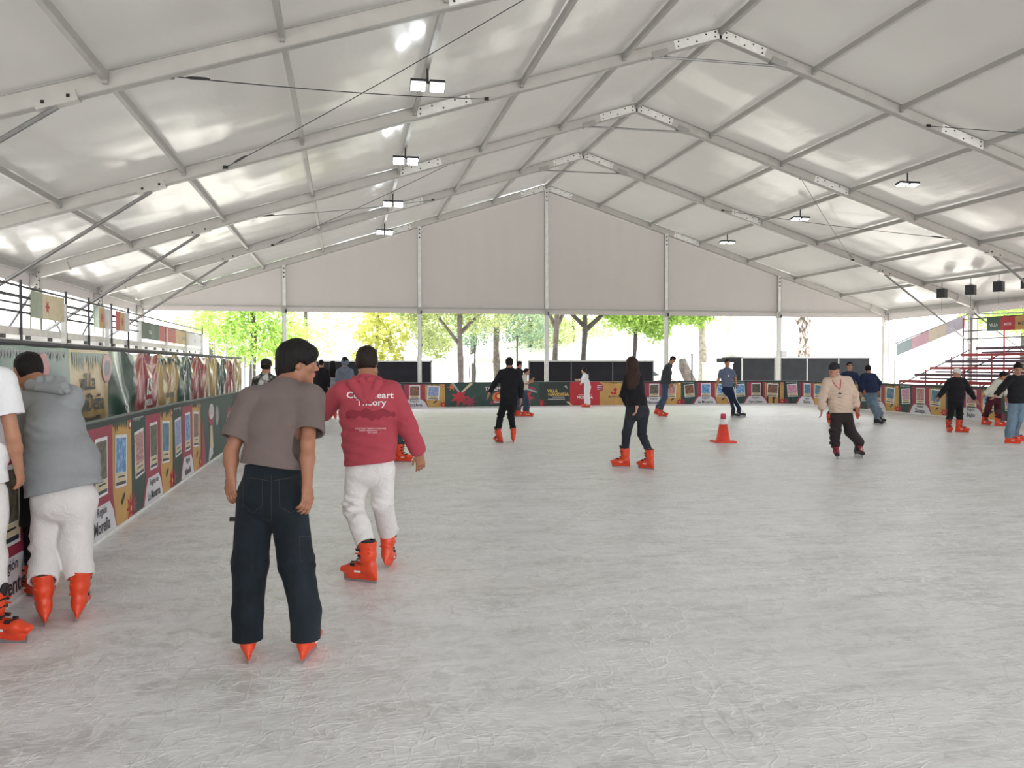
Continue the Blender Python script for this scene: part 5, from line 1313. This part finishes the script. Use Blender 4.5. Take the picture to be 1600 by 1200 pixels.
# 13 ---- blue-grey tee with medal
def ex13(r, root, P, to, V, Fc, q):
    d = 26.3; decal(r, root, V, Fc, '', 0, 0, d, 1, CARD, name='badge', P2=([(1137.2, 586), (1139.3, 586), (1139.3, 588.7), (1137.2, 588.7)], [[0, 1, 2, 3]]))
    for a in ('L', 'R'):
        s_ = -1 if a == 'L' else 1; hp, kn, an = P['hip'+a]-root, P['kn'+a]-root, P['an'+a]-root
        MB().tube([hp+np.array([s_*.105, -.03, .05]), kn+np.array([s_*.068, -.03, 0]), an+np.array([s_*.062, -.02, .0])], .012, CARD, 6).build('side_stripe', r)
person('person in blue-grey tee and navy striped track trousers gliding by the far boards', 26.3,
    dict(head=(1136.5, 567), neck=(1136, 576.5), shL=(1127, 580.5), shR=(1144.5, 580.5), elL=(1123, 592, .05), elR=(1149, 591, .05), wrL=(1120.5, 602, .0), wrR=(1150, 601, .05), hipL=(1132, 607), hipR=(1140.5, 607), knL=(1141, 624), knR=(1147, 624)),
    [(1148, 652.5, 1, -.35, {}), (1157, 651.5, 1, -.3, {})], (.15, -1, -.05), body=(.25, -1), hair=('short', HB), skintone='tan', kind='black', top=dict(t='tee', m=C_BG, hem=.05, inf=.02, sl=.75, ww=.15), low=dict(m=C_NAVY, r=(.085, .062, .056), cuff=.12), vox=.0105, extra=ex13)
# 14 ---- beige sweatshirt
def ex14(r, root, P, to, V, Fc, q):
    d = 14.4
    decal(r, root, V, Fc, '', 0, 0, d, 1, INK, name='badge', P2=([(1309.5, 614), (1315, 614), (1315, 621.5), (1309.5, 621.5)], [[0, 1, 2, 3]]))
    XY = []; pts = [(1300, 594), (1303, 599), (1307.5, 604.5), (1311.5, 607.5), (1312, 614)]; pts2 = [(1313, 592), (1313.6, 598), (1313.2, 604), (1312, 609)]
    rd = plain('lanyard_red', (.45, .05, .04), .6)
    for nm, pp in (('lanyard', pts), ('lanyard', pts2)):
        XY = []; Fa = []
        for i, (x, y) in enumerate(pp): XY += [(x-.75, y), (x+.75, y)]
        Fa = [[2*i, 2*i+1, 2*i+3, 2*i+2] for i in range(len(pp)-1)]
        decal(r, root, V, Fc, '', 0, 0, d, 1, rd, name=nm, P2=(XY, Fa))
person('person in beige sweatshirt, dark cap and red lanyard skating toward the camera', 14.6,
    dict(head=(1303, 578, -.03), neck=(1306, 591, 0), shL=(1293, 597), shR=(1324, 595), elL=(1285, 621, .02), elR=(1335, 617, .02), wrL=(1284, 640, -.05), wrR=(1338, 636, -.1), hipL=(1307, 647), hipR=(1323, 647), knL=(1305.5, 674, -.04), knR=(1328, 674, -.03)),
    [(1308, 716.5, -.3, -1, dict(roll=.12)), (1340, 714, .15, -1, dict(roll=-.2))], (-.6, -.8, -.02), body=(-.1, -1), skintone='tan', hair=('cap', CAPB), kind='red', hroll=.12,
    top=dict(t='sweat', m=C_BEIGE, hem=.03, inf=.03, ww=.175, hw=.165, dep=.13, sr=(.085, .078, .055), cuff=True, fold=.006), low=dict(m=C_DKB, r=(.105, .095, .085), cuff=.2, fold=.014), vox=.009, extra=ex14, head_sc=1.08)
# 15 ---- dark figure behind
person('person in dark navy jacket skating just behind the beige sweatshirt', 23.2,
    dict(head=(1327.5, 572), neck=(1328, 582), shL=(1318, 586), shR=(1337, 586), elL=(1316, 600), elR=(1344, 600), wrL=(1318, 612, -.1), wrR=(1344.5, 614, -.1), hipL=(1311, 620), hipR=(1322, 620), knL=(1301, 640), knR=(1328, 636)),
    [(1295, 663.5, -.3, -1, {}), (1340, 655, .5, .8, dict(dy=.6))], (-.2, -1, 0), body=(0, -1), hair=('short', HB), top=dict(t='sweat', m=C_NAVY, hem=.0, inf=.03), low=dict(m=C_BLK2, r=(.09, .075, .065), cuff=.295), vox=.013)
# 16 ---- navy jumper light jeans
person('person in navy jumper and light blue jeans leaning left, black skates', 23.2,
    dict(head=(1356.5, 577, .0), neck=(1356, 585), shL=(1349, 588.5), shR=(1365, 588), elL=(1346, 603, -.05), elR=(1373, 598, .0), wrL=(1350, 611, -.15), wrR=(1371.5, 610, .1), hipL=(1354.5, 615), hipR=(1364, 614), knL=(1362, 634, .02), knR=(1368, 633, .12)),
    [(1371, 664, .5, -.8, dict(roll=-.15)), (1376, 660.5, .4, -.9, dict(roll=-.15))], (.2, 1, -.3), body=(.3, -1), hair=('short', HB), kind='black', top=dict(t='sweat', m=C_NAVY, hem=.02, inf=.045, ww=.18, hw=.16, dep=.14, sr=(.09, .078, .06)), low=dict(m=C_JB, r=(.098, .082, .072), cuff=.16), vox=.012)
# 17 ---- black hoodie white cap
person('person in black hoodie, black trousers and white cap, arms held out low', 20.2,
    dict(head=(1495, 583), neck=(1495.5, 591), shL=(1484.5, 595.5), shR=(1505.5, 595.5), elL=(1474.5, 610), elR=(1516, 612), wrL=(1465.5, 622, -.05), wrR=(1524, 625, -.05), hipL=(1487, 627), hipR=(1499, 627), knL=(1485, 647), knR=(1499.5, 648)),
    [(1483, 675.5, -.1, -1, {}), (1502, 676, .8, -.6, {})], (.05, -1, -.1), body=(0, -1), hair=('cap', CAPW), skintone='tan', top=dict(t='sweat', m=C_BLK, hem=-.03, inf=.03, ww=.17, hw=.165, sr=(.08, .07, .05), hood=True), low=dict(m=C_BLK2, r=(.098, .076, .066), cuff=.295, fold=.006), vox=.0105)
# 18 ---- cream top maroon trousers
person('person in cream top and maroon trousers bending forward by the right boards', 22.3,
    dict(head=(1568, 587, -.1), neck=(1563, 594), shL=(1557, 598), shR=(1568, 598), elL=(1546, 609), elR=(1572, 610, -.1), wrL=(1538, 618, -.05), wrR=(1572, 620, -.2), hipL=(1548, 622), hipR=(1558, 622), knL=(1543.5, 640), knR=(1559, 642)),
    [(1539, 664.5, .3, -.9, dict(roll=-.2)), (1562, 667, .95, -.2, {})], (.7, -.6, -.4), body=(.5, -.8), hair=('short', HB), top=dict(t='sweat', m=C_CREAM, hem=.02, inf=.025), low=dict(m=C_MAR, r=(.098, .082, .075), cuff=.25, fold=.006), vox=.012)
# 19 ---- black jumper jeans right edge
person('person in black jumper and faded blue jeans at the right edge of the picture', 17.2,
    dict(head=(1590.5, 576, -.05), neck=(1588, 588), shL=(1578, 593), shR=(1602, 592), elL=(1565, 607), elR=(1610, 612), wrL=(1555.5, 618, -.05), wrR=(1606, 630, -.1), hipL=(1583, 632), hipR=(1597, 631), knL=(1582, 657, -.05), knR=(1591, 655, .05)),
    [(1581, 694, .9, -.5, {}), (1589, 690, .95, -.3, {})], (-.35, -.9, -.45), body=(-.2, -1), hair=('short', HB), skintone='tan', top=dict(t='sweat', m=C_BLK, hem=.02, inf=.03, ww=.17, sr=(.08, .07, .05)), low=dict(m=C_JB, r=(.1, .09, .085), cuff=.13), vox=.0105, head_sc=1.05)
# 20-23 ---- group between the two nearest heads
person('person in black cap and grey camouflage jacket seen over the shoulder of the nearest figure', 13.2,
    dict(head=(416, 572), neck=(415, 586), shL=(402, 594), shR=(428, 594), elL=(396, 622, -.05), elR=(433, 622, -.05), wrL=(400, 640, .1), wrR=(430, 640, .1), hipL=(408, 650), hipR=(424, 650), knL=(408, 688), knR=(424, 688)),
    [(406, 731, 0, 1, {}), (426, 731, 0, 1, {})], (.05, 1, -.1), hair=('cap', CAPB, 1), top=dict(t='sweat', m=C_CAMO, hem=.0, inf=.04), low=dict(m=C_BLK2, r=(.09, .075, .066), cuff=.295), vox=.012)
person('person in black jacket just right of the chin of the nearest figure', 25.2,
    dict(head=(502, 568), neck=(502, 576), shL=(494, 580), shR=(510, 580), elL=(491, 594), elR=(513, 594), wrL=(493, 605, -.1), wrR=(513, 606, -.1), hipL=(498, 611), hipR=(506, 611), knL=(498, 633), knR=(506, 633)),
    [(498, 655.5, 0, 1, {}), (506, 655.5, 0, 1, {})], (.1, 1, -.1), hair=('short', HB), top=dict(t='sweat', m=C_BLK, hem=-.06, inf=.05), low=dict(m=C_BLK2, r=(.09, .075, .066), cuff=.295), vox=.014)
person('person with long dark hair in light grey top left of the slate hood', 25.8,
    dict(head=(520, 570), neck=(520, 578), shL=(513, 582), shR=(527, 582), elL=(511, 594), elR=(530, 594), wrL=(512, 605, -.1), wrR=(530, 605, -.1), hipL=(516, 611), hipR=(524, 611), knL=(516, 632), knR=(524, 632)),
    [(516, 654, 0, 1, {}), (524, 654, 0, 1, {})], (.1, 1, -.1), hair=('long', HB), top=dict(t='sweat', m=C_LG, hem=.0), low=dict(m=C_BLK2, r=(.09, .075, .066), cuff=.295), vox=.014)
person('person in slate grey hooded coat just left of the head of the raspberry hoodie', 24.8,
    dict(head=(539, 565), neck=(539, 575), shL=(530, 580), shR=(548, 580), elL=(527, 594), elR=(551, 594), wrL=(529, 606, -.1), wrR=(550, 606, -.1), hipL=(534, 611), hipR=(544, 611), knL=(534, 634), knR=(544, 634)),
    [(534, 656, 0, 1, {}), (544, 656, 0, 1, {})], (-.1, 1, -.1), hair=('short', HB), sc=1.08, head_sc=1.15, top=dict(t='sweat', m=C_HOOD, hem=-.1, inf=.06, hoodup=True, hw=.19, hood=True), low=dict(m=C_BLK2, r=(.09, .075, .066), cuff=.295), vox=.013)
